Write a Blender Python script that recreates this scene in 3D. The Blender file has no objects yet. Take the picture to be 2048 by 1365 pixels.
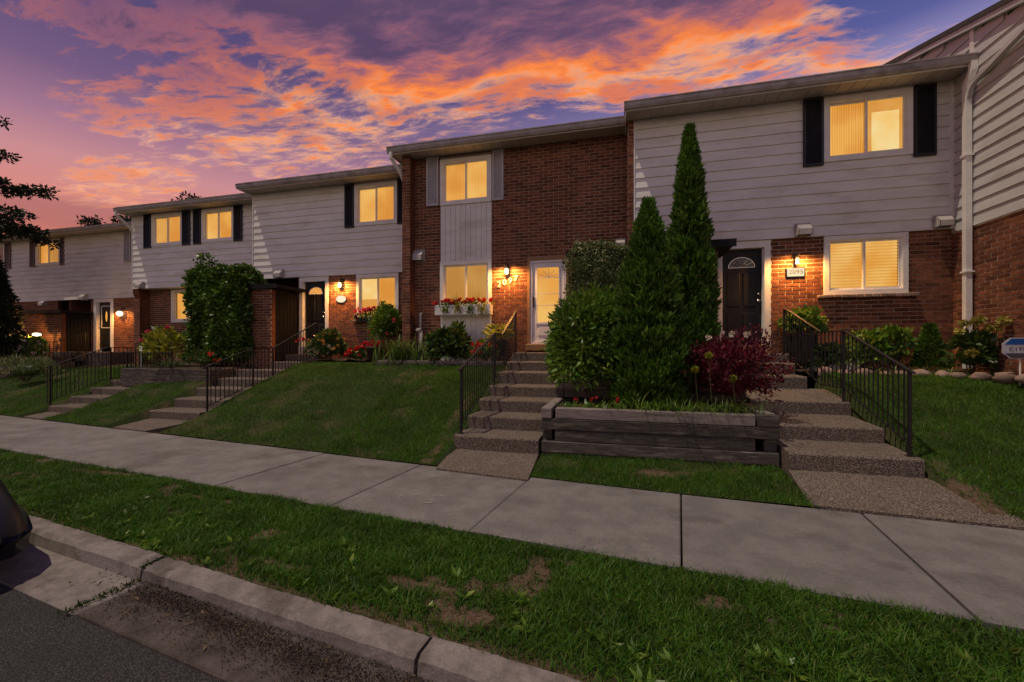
import bpy, math, random
import numpy as np
from mathutils import Vector, Matrix
R = math.radians
random.seed(7); rng = np.random.default_rng(7)
scene = bpy.context.scene
COL = scene.collection

# ------------------------------------------------------------------ camera
cam_d = bpy.data.cameras.new('camera'); cam = bpy.data.objects.new('camera', cam_d); COL.objects.link(cam)
cam.location = (0, 0, 1.6); cam.rotation_euler = (R(90), 0, 0.25)
cam_d.sensor_width = 36; cam_d.lens = 850 / 2048 * 36; cam_d.shift_y = 14.5 / 2048
cam_d.clip_start = .05; cam_d.clip_end = 2000
scene.camera = cam
scene.view_settings.view_transform = 'Standard'; scene.view_settings.look = 'None'
scene.view_settings.exposure = 0.0; scene.view_settings.gamma = 1
scene.cycles.use_denoising = True
scene.cycles.max_bounces = 6; scene.cycles.transparent_max_bounces = 12
scene.cycles.sample_clamp_indirect = 4

# ------------------------------------------------------------------ node helper
class NT:
    def __init__(s, tree): s.t = tree; s.n = tree.nodes; s.l = tree.links
    def new(s, typ, **kw):
        n = s.n.new(typ)
        for k, v in kw.items():
            if k == 'inp':
                for a, b in v.items():
                    if isinstance(b, bpy.types.NodeSocket): s.l.new(b, n.inputs[a])
                    else: n.inputs[a].default_value = b
            else: setattr(n, k, v)
        return n
    def math(s, op, a, b=None, c=None, clamp=False):
        n = s.n.new('ShaderNodeMath'); n.operation = op; n.use_clamp = clamp
        for i, v in enumerate((a, b, c)):
            if v is None: continue
            if isinstance(v, bpy.types.NodeSocket): s.l.new(v, n.inputs[i])
            else: n.inputs[i].default_value = v
        return n.outputs[0]
    def mix(s, f, a, b, blend='MIX'):
        n = s.n.new('ShaderNodeMix'); n.data_type = 'RGBA'; n.blend_type = blend
        for i, v in ((0, f), (6, a), (7, b)):
            if isinstance(v, bpy.types.NodeSocket): s.l.new(v, n.inputs[i])
            else: n.inputs[i].default_value = v if i == 0 else (tuple(v) + (1,))[:4]
        return n.outputs[2]
    def sstep(s, v, a, b, o0=0., o1=1.):
        n = s.n.new('ShaderNodeMapRange'); n.interpolation_type = 'SMOOTHSTEP'
        s.l.new(v, n.inputs[0]); n.inputs[1].default_value = a; n.inputs[2].default_value = b
        n.inputs[3].default_value = o0; n.inputs[4].default_value = o1
        return n.outputs[0]
    def ramp(s, f, pts):
        n = s.n.new('ShaderNodeValToRGB'); e = n.color_ramp.elements
        while len(e) > 1: e.remove(e[-1])
        e[0].position = pts[0][0]; e[0].color = tuple(pts[0][1]) + (1,)
        for p, c in pts[1:]:
            x = e.new(p); x.color = tuple(c) + (1,)
        s.l.new(f, n.inputs[0]); return n.outputs[0]

# ------------------------------------------------------------------ sky (world) : dusk gradient and a deck of cloud lit from below
SKY = .98
def make_world():
    w = bpy.data.worlds.new('World'); scene.world = w; w.use_nodes = True
    T = NT(w.node_tree); T.n.clear()
    tc = T.new('ShaderNodeTexCoord')
    nrm = T.new('ShaderNodeVectorMath', operation='NORMALIZE', inp={0: tc.outputs['Generated']})
    sp = T.new('ShaderNodeSeparateXYZ', inp={0: nrm.outputs[0]})
    x, y, z = sp.outputs
    zc = T.math('MAXIMUM', z, .045)
    qx = T.math('DIVIDE', x, zc); qy = T.math('DIVIDE', y, zc)
    # how far the direction turns towards the sunset (left end of the street)
    side = T.math('ADD', T.math('MULTIPLY', x, -.86), T.math('MULTIPLY', y, .5))
    side = T.sstep(side, .05, .98)
    low = T.ramp(z, [(0, (.86, .19, .06)), (.14, (.78, .20, .10)), (.22, (.74, .26, .20)), (.30, (.60, .27, .29)), (.36, (.36, .18, .28)), (.42, (.18, .105, .22)), (.50, (.105, .072, .185)), (.64, (.075, .062, .16)), (1, (.045, .045, .12))])
    cool = T.ramp(z, [(0, (.66, .47, .38)), (.2, (.64, .49, .44)), (.36, (.54, .43, .50)), (.45, (.32, .28, .50)), (.50, (.105, .115, .33)), (.58, (.058, .078, .26)), (.7, (.038, .05, .18)), (1, (.028, .036, .12))])
    sky = T.mix(side, cool, low)
    # cloud layer seen as a plane overhead, gently warped, drawn out into streaks
    cv = T.new('ShaderNodeCombineXYZ', inp={0: qx, 1: qy, 2: 0.0})
    wn = T.new('ShaderNodeTexNoise', inp={'Vector': cv.outputs[0], 'Scale': 2.2, 'Detail': 4})
    wv = T.new('ShaderNodeVectorMath', operation='SUBTRACT', inp={0: wn.outputs['Color'], 1: (.5, .5, .5)})
    ws = T.new('ShaderNodeVectorMath', operation='SCALE', inp={0: wv.outputs[0], 'Scale': .22})
    cw = T.new('ShaderNodeVectorMath', operation='ADD', inp={0: cv.outputs[0], 1: ws.outputs[0]})
    def noise(rot, sc, loc, scale, det, ro):
        mp = T.new('ShaderNodeMapping', inp={'Vector': cw.outputs[0], 'Rotation': (0, 0, R(rot)), 'Scale': sc, 'Location': loc})
        return T.new('ShaderNodeTexNoise', inp={'Vector': mp.outputs[0], 'Scale': scale, 'Detail': det, 'Roughness': ro}).outputs[0]
    fine = noise(-12, (1., 2.6, 1), (3.1, .4, 0), 6.5, 9, .66)
    mid = noise(14, (1., 2.0, 1), (7.7, 2.2, 0), 3.0, 7, .6)
    big = noise(0, (1., 1.5, 1), (1.7, 5.1, 0), 1.3, 4, .55)
    def ell(cx, cy, rx, ry, ang=0.):
        a = T.math('SUBTRACT', qx, cx); b = T.math('SUBTRACT', qy, cy)
        ca, sa = math.cos(ang), math.sin(ang)
        u = T.math('DIVIDE', T.math('ADD', T.math('MULTIPLY', a, ca), T.math('MULTIPLY', b, sa)), rx)
        v = T.math('DIVIDE', T.math('SUBTRACT', T.math('MULTIPLY', b, ca), T.math('MULTIPLY', a, sa)), ry)
        r2 = T.math('ADD', T.math('MULTIPLY', u, u), T.math('MULTIPLY', v, v))
        return T.sstep(r2, 0., 1., 1., 0.)
    # the deck thins out in the distance, to the right and to the left
    far = T.sstep(T.math('ADD', qy, T.math('MULTIPLY', T.math('MAXIMUM', qx, 0.), .10)), 1.30, 2.02, 1., 0.)
    right = T.sstep(T.math('SUBTRACT', qx, T.math('MULTIPLY', qy, .55)), -.62, .10, 1., 0.)
    left = T.sstep(T.math('ADD', qx, T.math('MULTIPLY', qy, -.30)), -1.78, -1.15)
    deck = T.math('MULTIPLY', T.math('MULTIPLY', far, right), left)
    streak = T.math('MULTIPLY', ell(.30, 1.68, 1.15, .24, .02), .44)
    wisps = T.math('MULTIPLY', ell(-1.55, 1.62, 1.05, .80, .2), .385)
    low_w = T.math('MULTIPLY', ell(-2.95, 1.93, 1.0, .34, -.3), .40)
    horn = T.math('MULTIPLY', ell(-1.48, .99, .42, .15, .5), .52)
    deck = T.math('MULTIPLY', deck, T.sstep(qy, -.9, .5, 0., .95))      # clear sky behind the street
    cover = T.math('MAXIMUM', T.math('MAXIMUM', deck, wisps), T.math('MAXIMUM', T.math('MAXIMUM', low_w, horn), streak))
    nz = T.math('ADD', T.math('MULTIPLY', fine, .48), T.math('ADD', T.math('MULTIPLY', mid, .34), T.math('MULTIPLY', big, .18)))
    nz = T.math('MULTIPLY', T.math('SUBTRACT', nz, .5), 5.6)               # about -1 .. 1
    dens = T.math('ADD', cover, T.math('MULTIPLY', nz, T.math('ADD', .34, T.math('MULTIPLY', T.math('SUBTRACT', 1., cover), .42))))
    dens = T.math('MULTIPLY', dens, T.sstep(cover, 0., .2))
    alpha = T.sstep(dens, .10, .75)
    # thin cloud glows, thick cloud stays violet; the glow fades away from the far rim of the deck
    rim = T.sstep(qy, .90, 1.58)
    thick = T.math('ADD', dens, T.math('MULTIPLY', T.math('SUBTRACT', 1., rim), T.math('MULTIPLY', big, .9)))
    ridge = T.sstep(T.math('ABSOLUTE', T.math('SUBTRACT', big, .49)), .0, .085, 1., 0.)
    thick = T.math('MULTIPLY', T.math('SUBTRACT', thick, T.math('MULTIPLY', T.math('MULTIPLY', ridge, rim), .30)), .80)
    lit = T.ramp(thick, [(0, (.88, .46, .36)), (.22, (1.0, .42, .20)), (.40, (1.0, .25, .055)), (.55, (.66, .18, .11)), (.68, (.36, .13, .17)), (.84, (.19, .09, .16)), (1, (.105, .064, .14))])
    lit = T.mix(T.sstep(z, .28, .46), T.mix(.30, lit, (.98, .48, .30)), lit)
    violet = T.mix(T.sstep(nz, -.6, .6), (.20, .105, .185), (.085, .060, .13))
    lit = T.mix(T.sstep(z, .54, .72), lit, violet)
    lit = T.mix(T.sstep(y, -.1, .35), violet, lit)
    col = T.mix(alpha, sky, lit)
    # a grey bank low down at the sunset end
    bank = T.math('MULTIPLY', T.sstep(z, .225, .25, 1., 0.), T.sstep(z, .165, .20))
    col = T.mix(T.math('MULTIPLY', T.math('MULTIPLY', bank, side), .5), col, (.26, .10, .13))
    col = T.mix(T.sstep(z, -.06, 0.), (.06, .05, .05), col)
    bg = T.new('ShaderNodeBackground', inp={'Color': col, 'Strength': SKY})
    o = T.new('ShaderNodeOutputWorld'); T.l.new(bg.outputs[0], o.inputs[0])
make_world()

# ------------------------------------------------------------------ sun: high, from the left, grazing the fronts
sun_d = bpy.data.lights.new('sun', 'SUN'); sun = bpy.data.objects.new('sun', sun_d); COL.objects.link(sun)
sun_d.energy = 2.15; sun_d.angle = R(.6); sun_d.color = (1, .86, .68)
sun.rotation_euler = Vector((.33, .19, -1)).to_track_quat('-Z', 'Y').to_euler()
sun.location = (-10, -5, 30)

# ================================================================== helpers
FA, FB = math.cos(.25), math.sin(.25)
def proj(X, Y, Z):
    cx = X * FA + Y * FB; cz = -X * FB + Y * FA
    if cz < .1: return (-9999, -9999)
    return 1024 + 850 * cx / cz, 697 - 850 * (Z - 1.6) / cz
def in_frame(X, Y, Z, m=0):
    u, v = proj(X, Y, Z)
    return -m < u < 2048 + m and -m < v < 1365 + m

WORLD = {}                                             # world translation of each empty
def link(name, mesh, parent=None, material=None):
    o = bpy.data.objects.new(name, mesh); COL.objects.link(o)
    if material is not None and mesh is not None and len(mesh.materials) == 0: mesh.materials.append(material)
    if parent is not None:
        o.parent = parent
        if parent.name in WORLD: o.matrix_parent_inverse = Matrix.Translation(-WORLD[parent.name])
    return o
def tag(o, label, cat, group=None, kind=None):
    if label: o['label'] = label
    if cat: o['category'] = cat
    if group: o['group'] = group
    if kind: o['kind'] = kind
    return o
def thing(name, loc, label, cat, group=None):
    o = bpy.data.objects.new(name, None); COL.objects.link(o)
    o.empty_display_size = .2; o.location = loc; WORLD[o.name] = Vector(loc)
    return tag(o, label, cat, group)
def struct(o): o['kind'] = 'structure'; return o

class MB:
    def __init__(s): s.v = []; s.f = []; s.mi = []
    def add(s, vs, fs, mi=0):
        k = len(s.v); s.v += [tuple(p) for p in vs]; s.f += [tuple(i + k for i in f) for f in fs]; s.mi += [mi] * len(fs)
    def box(s, x0, x1, y0, y1, z0, z1, mi=0):
        s.add([(x0, y0, z0), (x1, y0, z0), (x1, y1, z0), (x0, y1, z0), (x0, y0, z1), (x1, y0, z1), (x1, y1, z1), (x0, y1, z1)],
              [(0, 3, 2, 1), (4, 5, 6, 7), (0, 1, 5, 4), (1, 2, 6, 5), (2, 3, 7, 6), (3, 0, 4, 7)], mi); return s
    def bbox(s, x0, x1, y0, y1, z0, z1, b=.01, mi=0):
        """box whose edges along every face are chamfered by b"""
        vs = []; idx = {}
        for ix, (xa, xb) in enumerate(((x0, x0 + b), (x1, x1 - b))):
            for iy, (ya, yb) in enumerate(((y0, y0 + b), (y1, y1 - b))):
                for iz, (za, zb) in enumerate(((z0, z0 + b), (z1, z1 - b))):
                    for ax, p in enumerate(((xa, yb, zb), (xb, ya, zb), (xb, yb, za))):
                        idx[ix, iy, iz, ax] = len(vs); vs.append(p)
        I = lambda a, b_, c, d: idx[a, b_, c, d]
        fs = []
        for s_ in (0, 1):
            q = [I(s_, 0, 0, 0), I(s_, 1, 0, 0), I(s_, 1, 1, 0), I(s_, 0, 1, 0)]; fs.append(q if s_ else q[::-1])
            q = [I(0, s_, 0, 1), I(1, s_, 0, 1), I(1, s_, 1, 1), I(0, s_, 1, 1)]; fs.append(q[::-1] if s_ else q)
            q = [I(0, 0, s_, 2), I(1, 0, s_, 2), I(1, 1, s_, 2), I(0, 1, s_, 2)]; fs.append(q if s_ else q[::-1])
        for a in (0, 1):
            for c in (0, 1):
                fs.append((I(a, c, 0, 0), I(a, c, 0, 1), I(a, c, 1, 1), I(a, c, 1, 0)))
                fs.append((I(a, 0, c, 0), I(a, 0, c, 2), I(a, 1, c, 2), I(a, 1, c, 0)))
                fs.append((I(0, a, c, 1), I(0, a, c, 2), I(1, a, c, 2), I(1, a, c, 1)))
        for a in (0, 1):
            for c in (0, 1):
                for d in (0, 1): fs.append((I(a, c, d, 0), I(a, c, d, 1), I(a, c, d, 2)))
        s.add(vs, fs, mi); return s
    def prism(s, poly, z0, z1, mi=0):
        n = len(poly); zz0 = z0 if hasattr(z0, '__len__') else [z0] * n; zz1 = z1 if hasattr(z1, '__len__') else [z1] * n
        vs = [(p[0], p[1], zz0[i]) for i, p in enumerate(poly)] + [(p[0], p[1], zz1[i]) for i, p in enumerate(poly)]
        s.add(vs, [tuple(range(n))[::-1], tuple(range(n, 2 * n))] + [(i, (i + 1) % n, n + (i + 1) % n, n + i) for i in range(n)], mi); return s
    def prof(s, pts, axis, a0, a1, mi=0):
        """extrude a 2-D profile along axis 'x' (pts are y,z) or 'y' (pts are x,z)"""
        n = len(pts); vs = []
        for a in (a0, a1):
            for p in pts: vs.append((a, p[0], p[1]) if axis == 'x' else (p[0], a, p[1]))
        s.add(vs, [tuple(range(n))[::-1], tuple(range(n, 2 * n))] + [(i, (i + 1) % n, n + (i + 1) % n, n + i) for i in range(n)], mi); return s
    def tube(s, pts, r, n=8, cap=True, mi=0):
        pts = [Vector(p) for p in pts]; rs = r if hasattr(r, '__len__') else [r] * len(pts); k = len(s.v); up = None
        for i, p in enumerate(pts):
            d = (pts[min(i + 1, len(pts) - 1)] - pts[max(i - 1, 0)]).normalized()
            if up is None: up = Vector((0, 0, 1)) if abs(d.z) < .9 else Vector((1, 0, 0))
            a = d.cross(up).normalized(); up = a.cross(d).normalized()
            for j in range(n):
                t = 2 * math.pi * (j + .5) / n
                s.v.append(tuple(p + (a * math.cos(t) + up * math.sin(t)) * rs[i]))
        m = len(pts)
        for i in range(m - 1):
            for j in range(n):
                s.f.append((k + i * n + j, k + i * n + (j + 1) % n, k + (i + 1) * n + (j + 1) % n, k + (i + 1) * n + j)); s.mi.append(mi)
        if cap:
            s.f.append(tuple(k + j for j in range(n))[::-1]); s.f.append(tuple(k + (m - 1) * n + j for j in range(n))); s.mi += [mi, mi]
        return s
    def lathe(s, prof, c, n=16, mi=0):
        k = len(s.v)
        for r, z in prof:
            for j in range(n):
                t = 2 * math.pi * j / n; s.v.append((c[0] + r * math.cos(t), c[1] + r * math.sin(t), c[2] + z))
        for i in range(len(prof) - 1):
            for j in range(n):
                s.f.append((k + i * n + j, k + i * n + (j + 1) % n, k + (i + 1) * n + (j + 1) % n, k + (i + 1) * n + j)); s.mi.append(mi)
        s.f.append(tuple(k + j for j in range(n))[::-1]); s.f.append(tuple(k + (len(prof) - 1) * n + j for j in range(n))); s.mi += [mi, mi]
        return s
    def mesh(s, name, mats=(), smooth=False):
        me = bpy.data.meshes.new(name); me.from_pydata(s.v, [], s.f)
        for m in (mats if isinstance(mats, (list, tuple)) else [mats]): me.materials.append(m)
        if any(s.mi): me.polygons.foreach_set('material_index', s.mi)
        if smooth: me.polygons.foreach_set('use_smooth', [True] * len(s.f))
        me.update(); return me
    def build(s, name, mats, parent=None, smooth=False): return link(name, s.mesh(name, mats, smooth), parent)

def npmesh(name, V, F, mats, parent=None, smooth=False, mi=None):
    V = np.asarray(V, np.float32); F = np.asarray(F, np.int32); k = F.shape[1]
    me = bpy.data.meshes.new(name)
    me.vertices.add(len(V)); me.vertices.foreach_set('co', V.ravel())
    me.loops.add(F.size); me.loops.foreach_set('vertex_index', F.ravel())
    me.polygons.add(len(F)); me.polygons.foreach_set('loop_start', np.arange(0, F.size, k, dtype=np.int32))
    for m in (mats if isinstance(mats, (list, tuple)) else [mats]): me.materials.append(m)
    if mi is not None: me.polygons.foreach_set('material_index', np.asarray(mi, np.int32))
    if smooth: me.polygons.foreach_set('use_smooth', np.ones(len(F), bool))
    me.update(calc_edges=True)
    return link(name, me, parent)

def vnoise(x, y, seed=0):
    """value noise on arrays, 0..1"""
    def h(i, j):
        n = (i * 374761393 + j * 668265263 + seed * 974634777) & 0xffffffff
        n = ((n ^ (n >> 13)) * 1274126177) & 0xffffffff
        return ((n ^ (n >> 16)) & 0xffff) / 65535.
    xi = np.floor(x).astype(np.int64); yi = np.floor(y).astype(np.int64); fx = x - xi; fy = y - yi
    fx = fx * fx * (3 - 2 * fx); fy = fy * fy * (3 - 2 * fy)
    return (h(xi, yi) * (1 - fx) + h(xi + 1, yi) * fx) * (1 - fy) + (h(xi, yi + 1) * (1 - fx) + h(xi + 1, yi + 1) * fx) * fy
def fbm(x, y, seed=0):
    return .55 * vnoise(x, y, seed) + .28 * vnoise(x * 2.1, y * 2.1, seed + 1) + .17 * vnoise(x * 4.3, y * 4.3, seed + 2)

# ================================================================== materials
def pm(name, c1, c2=None, scale=6., rough=.8, bump=0., bscale=40., metal=0., spec=.3, var=0., detail=5, c3=None, s3=1.2, lo=.35, hi=.65, stretch=None, trans=0., grain=0.):
    """Principled surface: c1..c2 mixed by noise at world scale, a slower stain c3, and brightness differing per piece (var)"""
    m = bpy.data.materials.new(name); m.use_nodes = True
    T = NT(m.node_tree); b = T.n['Principled BSDF']
    geo = T.new('ShaderNodeNewGeometry'); pos = geo.outputs['Position']
    if stretch: pos = T.new('ShaderNodeMapping', inp={'Vector': pos, 'Scale': stretch}).outputs[0]
    col = None
    if c2 is not None:
        n = T.new('ShaderNodeTexNoise', inp={'Vector': pos, 'Scale': scale, 'Detail': detail, 'Roughness': .6})
        col = T.mix(T.sstep(n.outputs[0], lo, hi), c1, c2)
    if c3 is not None:
        n3 = T.new('ShaderNodeTexNoise', inp={'Vector': pos, 'Scale': s3, 'Detail': 6, 'Roughness': .65})
        col = T.mix(T.sstep(n3.outputs[0], .5, .72), col if col is not None else c1, c3)
    if var:
        oi = T.new('ShaderNodeObjectInfo')
        r = T.math('FRACT', T.math('ADD', oi.outputs['Random'], geo.outputs['Random Per Island']))
        k = T.math('ADD', T.math('MULTIPLY', r, var * 2), 1 - var)
        col = T.mix(1.0, col if col is not None else c1, T.new('ShaderNodeCombineXYZ', inp={0: k, 1: k, 2: k}).outputs[0], 'MULTIPLY')
    if grain:
        g1 = T.new('ShaderNodeTexNoise', inp={'Vector': pos, 'Scale': 130., 'Detail': 3, 'Roughness': .8}); g2 = T.new('ShaderNodeTexNoise', inp={'Vector': pos, 'Scale': 34., 'Detail': 4, 'Roughness': .7})
        k = T.math('ADD', T.math('ADD', T.math('MULTIPLY', T.sstep(g1.outputs[0], .3, .7), grain * 1.3), T.math('MULTIPLY', T.sstep(g2.outputs[0], .3, .7), grain)), 1 - 1.15 * grain)
        col = T.mix(1.0, col if col is not None else c1, T.new('ShaderNodeCombineXYZ', inp={0: k, 1: k, 2: k}).outputs[0], 'MULTIPLY')
    if col is None: b.inputs['Base Color'].default_value = tuple(c1) + (1,)
    else: T.l.new(col, b.inputs['Base Color'])
    b.inputs['Roughness'].default_value = rough; b.inputs['Metallic'].default_value = metal
    b.inputs['Specular IOR Level'].default_value = spec
    if bump:
        bn = T.new('ShaderNodeTexNoise', inp={'Vector': pos, 'Scale': bscale, 'Detail': 6, 'Roughness': .65})
        bp = T.new('ShaderNodeBump', inp={'Strength': bump, 'Distance': .01, 'Height': bn.outputs[0]})
        T.l.new(bp.outputs[0], b.inputs['Normal'])
    if trans:
        tr = T.new('ShaderNodeBsdfTranslucent')
        if col is None: tr.inputs[0].default_value = tuple(c1) + (1,)
        else: T.l.new(col, tr.inputs[0])
        mx = T.new('ShaderNodeMixShader', inp={0: trans, 1: b.outputs[0], 2: tr.outputs[0]})
        T.l.new(mx.outputs[0], T.n['Material Output'].inputs[0])
    return m

def leafmat(name, c1, c2, c3=None, rough=.5, trans=.25, spec=.35):
    """leaves: each blade or leaf takes its own tone between c1, c2 and sometimes c3"""
    m = bpy.data.materials.new(name); m.use_nodes = True
    T = NT(m.node_tree); b = T.n['Principled BSDF']
    geo = T.new('ShaderNodeNewGeometry'); r = geo.outputs['Random Per Island']
    col = T.mix(r, c1, c2)
    if c3 is not None: col = T.mix(T.sstep(T.math('FRACT', T.math('MULTIPLY', r, 7.31)), .74, .9), col, c3)
    n = T.new('ShaderNodeTexNoise', inp={'Vector': geo.outputs['Position'], 'Scale': 2.2, 'Detail': 3})
    k = T.sstep(n.outputs[0], .3, .7, .72, 1.2)
    col = T.mix(1.0, col, T.new('ShaderNodeCombineXYZ', inp={0: k, 1: k, 2: k}).outputs[0], 'MULTIPLY')
    T.l.new(col, b.inputs['Base Color']); b.inputs['Roughness'].default_value = rough; b.inputs['Specular IOR Level'].default_value = spec
    tr = T.new('ShaderNodeBsdfTranslucent'); T.l.new(col, tr.inputs[0])
    mx = T.new('ShaderNodeMixShader', inp={0: trans, 1: b.outputs[0], 2: tr.outputs[0]})
    T.l.new(mx.outputs[0], T.n['Material Output'].inputs[0])
    return m

def glowmat(name, c1, c2, strength, kind='fold', scale=8.):
    """glowing curtains, blinds, plates and globes: room or lamp light put into the colour"""
    m = bpy.data.materials.new(name); m.use_nodes = True
    T = NT(m.node_tree); T.n.clear()
    geo = T.new('ShaderNodeNewGeometry'); pos = geo.outputs['Position']
    if kind == 'fold':
        w = T.new('ShaderNodeTexWave', bands_direction='X', inp={'Vector': pos, 'Scale': scale, 'Distortion': 2.5, 'Detail': 2, 'Detail Scale': .4}).outputs['Fac']
        n = T.new('ShaderNodeTexNoise', inp={'Vector': pos, 'Scale': 1.15, 'Detail': 2}).outputs[0]
        f = T.math('ADD', T.math('MULTIPLY', w, .46), T.math('MULTIPLY', T.sstep(n, .34, .66), .54))  # fold shading and uneven room light painted into the glow
    else:
        f = T.sstep(T.new('ShaderNodeTexNoise', inp={'Vector': pos, 'Scale': 2.0, 'Detail': 2}).outputs[0], .3, .7)
    e = T.new('ShaderNodeEmission', inp={'Color': T.mix(f, c1, c2), 'Strength': strength})
    o = T.new('ShaderNodeOutputMaterial'); T.l.new(e.outputs[0], o.inputs[0])
    return m

def glassmat():
    m = bpy.data.materials.new('window_glass'); m.use_nodes = True
    T = NT(m.node_tree); T.n.clear()
    fr_ = T.new('ShaderNodeFresnel', inp={'IOR': 1.45}); bk = T.new('ShaderNodeNewGeometry').outputs['Backfacing']
    f_ = T.math('MULTIPLY', fr_.outputs[0], T.math('SUBTRACT', 1.0, bk))
    tr = T.new('ShaderNodeBsdfTransparent', inp={'Color': (.94, .95, .94, 1)}); gl = T.new('ShaderNodeBsdfGlossy', inp={'Roughness': .015})
    mx = T.new('ShaderNodeMixShader', inp={0: f_, 1: tr.outputs[0], 2: gl.outputs[0]})
    o = T.new('ShaderNodeOutputMaterial'); T.l.new(mx.outputs[0], o.inputs[0])
    return m

def aggregate(name, c1, c2, c3, sc=62.):
    """exposed-aggregate concrete"""
    m = bpy.data.materials.new(name); m.use_nodes = True
    T = NT(m.node_tree); b = T.n['Principled BSDF']
    pos = T.new('ShaderNodeNewGeometry').outputs['Position']
    v = T.new('ShaderNodeTexVoronoi', inp={'Vector': pos, 'Scale': sc})
    n = T.new('ShaderNodeTexNoise', inp={'Vector': pos, 'Scale': 2.2, 'Detail': 6, 'Roughness': .7})
    sp = T.new('ShaderNodeSeparateColor', inp={0: v.outputs['Color']})
    col = T.mix(T.sstep(sp.outputs[0], .2, .85), c1, c2)
    col = T.mix(T.sstep(n.outputs[0], .45, .72), col, c3)
    col = T.mix(T.sstep(v.outputs['Distance'], .35, .62), col, tuple(x * .55 for x in c1))
    T.l.new(col, b.inputs['Base Color']); b.inputs['Roughness'].default_value = .85; b.inputs['Specular IOR Level'].default_value = .25
    bp = T.new('ShaderNodeBump', invert=True, inp={'Strength': .9, 'Distance': .008, 'Height': v.outputs['Distance']}); T.l.new(bp.outputs[0], b.inputs['Normal'])
    return m

M = {}
M['brick'] = pm('brick', (.228, .086, .040), (.148, .053, .027), 11, .9, .5, 90, var=.40, spec=.2)
M['brick_dark'] = pm('brick_dark', (.15, .055, .035), (.10, .038, .026), 11, .9, .5, 90, var=.30, spec=.2)
M['mortar'] = pm('mortar', (.52, .42, .33), (.38, .305, .24), 20, .95, .5, 120)
M['siding'] = pm('siding', (.82, .80, .73), (.74, .715, .645), 3.0, .55, .06, 30, c3=(.62, .58, .50), s3=1.7, stretch=(.5, .5, 1.6), var=.035)
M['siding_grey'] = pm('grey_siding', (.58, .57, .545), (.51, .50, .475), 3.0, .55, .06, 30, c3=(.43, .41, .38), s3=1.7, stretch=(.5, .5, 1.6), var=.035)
M['trim'] = pm('white_trim', (.86, .83, .76), (.78, .75, .68), 5, .5, .04, 40)
M['soffit'] = pm('soffit', (.50, .46, .40), (.44, .40, .35), 4, .6, .03, 40, var=.05)
M['gutter'] = pm('gutter_metal', (.44, .40, .36), (.35, .31, .28), 4, .45, .03, 30, c3=(.24, .21, .18), s3=3.)
M['roof'] = pm('roof_shingle', (.06, .055, .05), (.09, .08, .075), 30, .95, .5, 60)
M['black_paint'] = pm('black_paint', (.008, .007, .008), (.013, .012, .012), 8, .6, .05, 50, spec=.2)  # roof edge paint; also darkens the stores' open sides in place of shade
M['black_roof'] = pm('tar_roof', (.010, .009, .009), (.018, .016, .015), 8, .85, .3, 50)
M['iron'] = pm('black_iron', (.010, .009, .009), (.020, .016, .014), 20, .5, .1, 120, spec=.35)
M['shutter'] = pm('black_shutter', (.020, .020, .024), (.030, .030, .034), 8, .5)
M['shutter_white'] = pm('white_shutter', (.52, .50, .49), (.46, .44, .43), 8, .5)
M['shutter_brown'] = pm('brown_shutter', (.17, .12, .10), (.13, .09, .08), 8, .5)
M['door_white'] = pm('white_door', (.78, .77, .78), (.72, .71, .72), 3, .35)
M['door_black'] = pm('black_door', (.009, .008, .009), (.014, .013, .013), 6, .48, spec=.25)
M['oak'] = pm('oak_sill', (.34, .19, .085), (.26, .14, .06), 3, .55, .2, 40, stretch=(2, 12, 12))
M['glass'] = glassmat()
M['dark_glass'] = pm('dark_glass', (.03, .03, .035), None, rough=.06, spec=.7)
M['chrome'] = pm('steel', (.55, .52, .48), None, rough=.25, metal=1.)
M['curtain'] = glowmat('curtain_lit', (.72, .235, .020), (1.0, .50, .10), 1.0)
M['curtain_pale'] = glowmat('curtain_pale_lit', (.84, .32, .035), (1.0, .60, .17), 1.02)
M['curtain_dim'] = glowmat('curtain_dim_lit', (.62, .24, .03), (.85, .46, .12), .80)
M['room'] = glowmat('lit_room', (1.0, .60, .18), (1.0, .74, .33), 1.05, 'plain')
M['room_deep'] = glowmat('lit_room_wall', (.88, .37, .06), (.95, .46, .11), .9, 'plain')
M['blind'] = glowmat('blind_lit', (.90, .38, .055), (1.0, .58, .16), 1.0, 'plain')
M['globe'] = glowmat('lamp_glass_lit', (1.0, .74, .34), (1.0, .80, .45), 5.0, 'plain')
M['plaque'] = glowmat('lit_plaque', (1.0, .80, .48), (1.0, .86, .58), 1.0, 'plain')
M['bronze'] = pm('aged_bronze', (.055, .035, .022), (.085, .055, .03), 20, .4, metal=.6, spec=.5)
M['concrete'] = pm('sidewalk_concrete', (.215, .195, .180), (.162, .146, .135), 3.1, .88, .45, 70, c3=(.120, .104, .094), s3=1.3, var=.07, detail=10, grain=.22)
M['kerb'] = pm('kerb_concrete', (.25, .215, .195), (.165, .138, .122), 5, .9, .6, 60, c3=(.095, .076, .064), s3=2.6, detail=8, grain=.25)
M['aggregate'] = aggregate('exposed_aggregate', (.165, .128, .10), (.29, .232, .185), (.165, .13, .10))
M['timber'] = pm('weathered_timber', (.092, .078, .062), (.048, .041, .033), 5, .9, .7, 26, c3=(.20, .165, .14), s3=2.4, var=.22, stretch=(1.2, 7, 9), detail=8)
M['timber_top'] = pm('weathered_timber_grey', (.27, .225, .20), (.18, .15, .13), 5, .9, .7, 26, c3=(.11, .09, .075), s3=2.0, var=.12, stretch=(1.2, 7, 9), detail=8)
M['asphalt'] = aggregate('asphalt', (.045, .041, .041), (.105, .095, .092), (.055, .050, .049), 120.)
M['soil'] = pm('soil', (.050, .030, .020), (.085, .052, .034), 14, .95, .9, 50)
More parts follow.
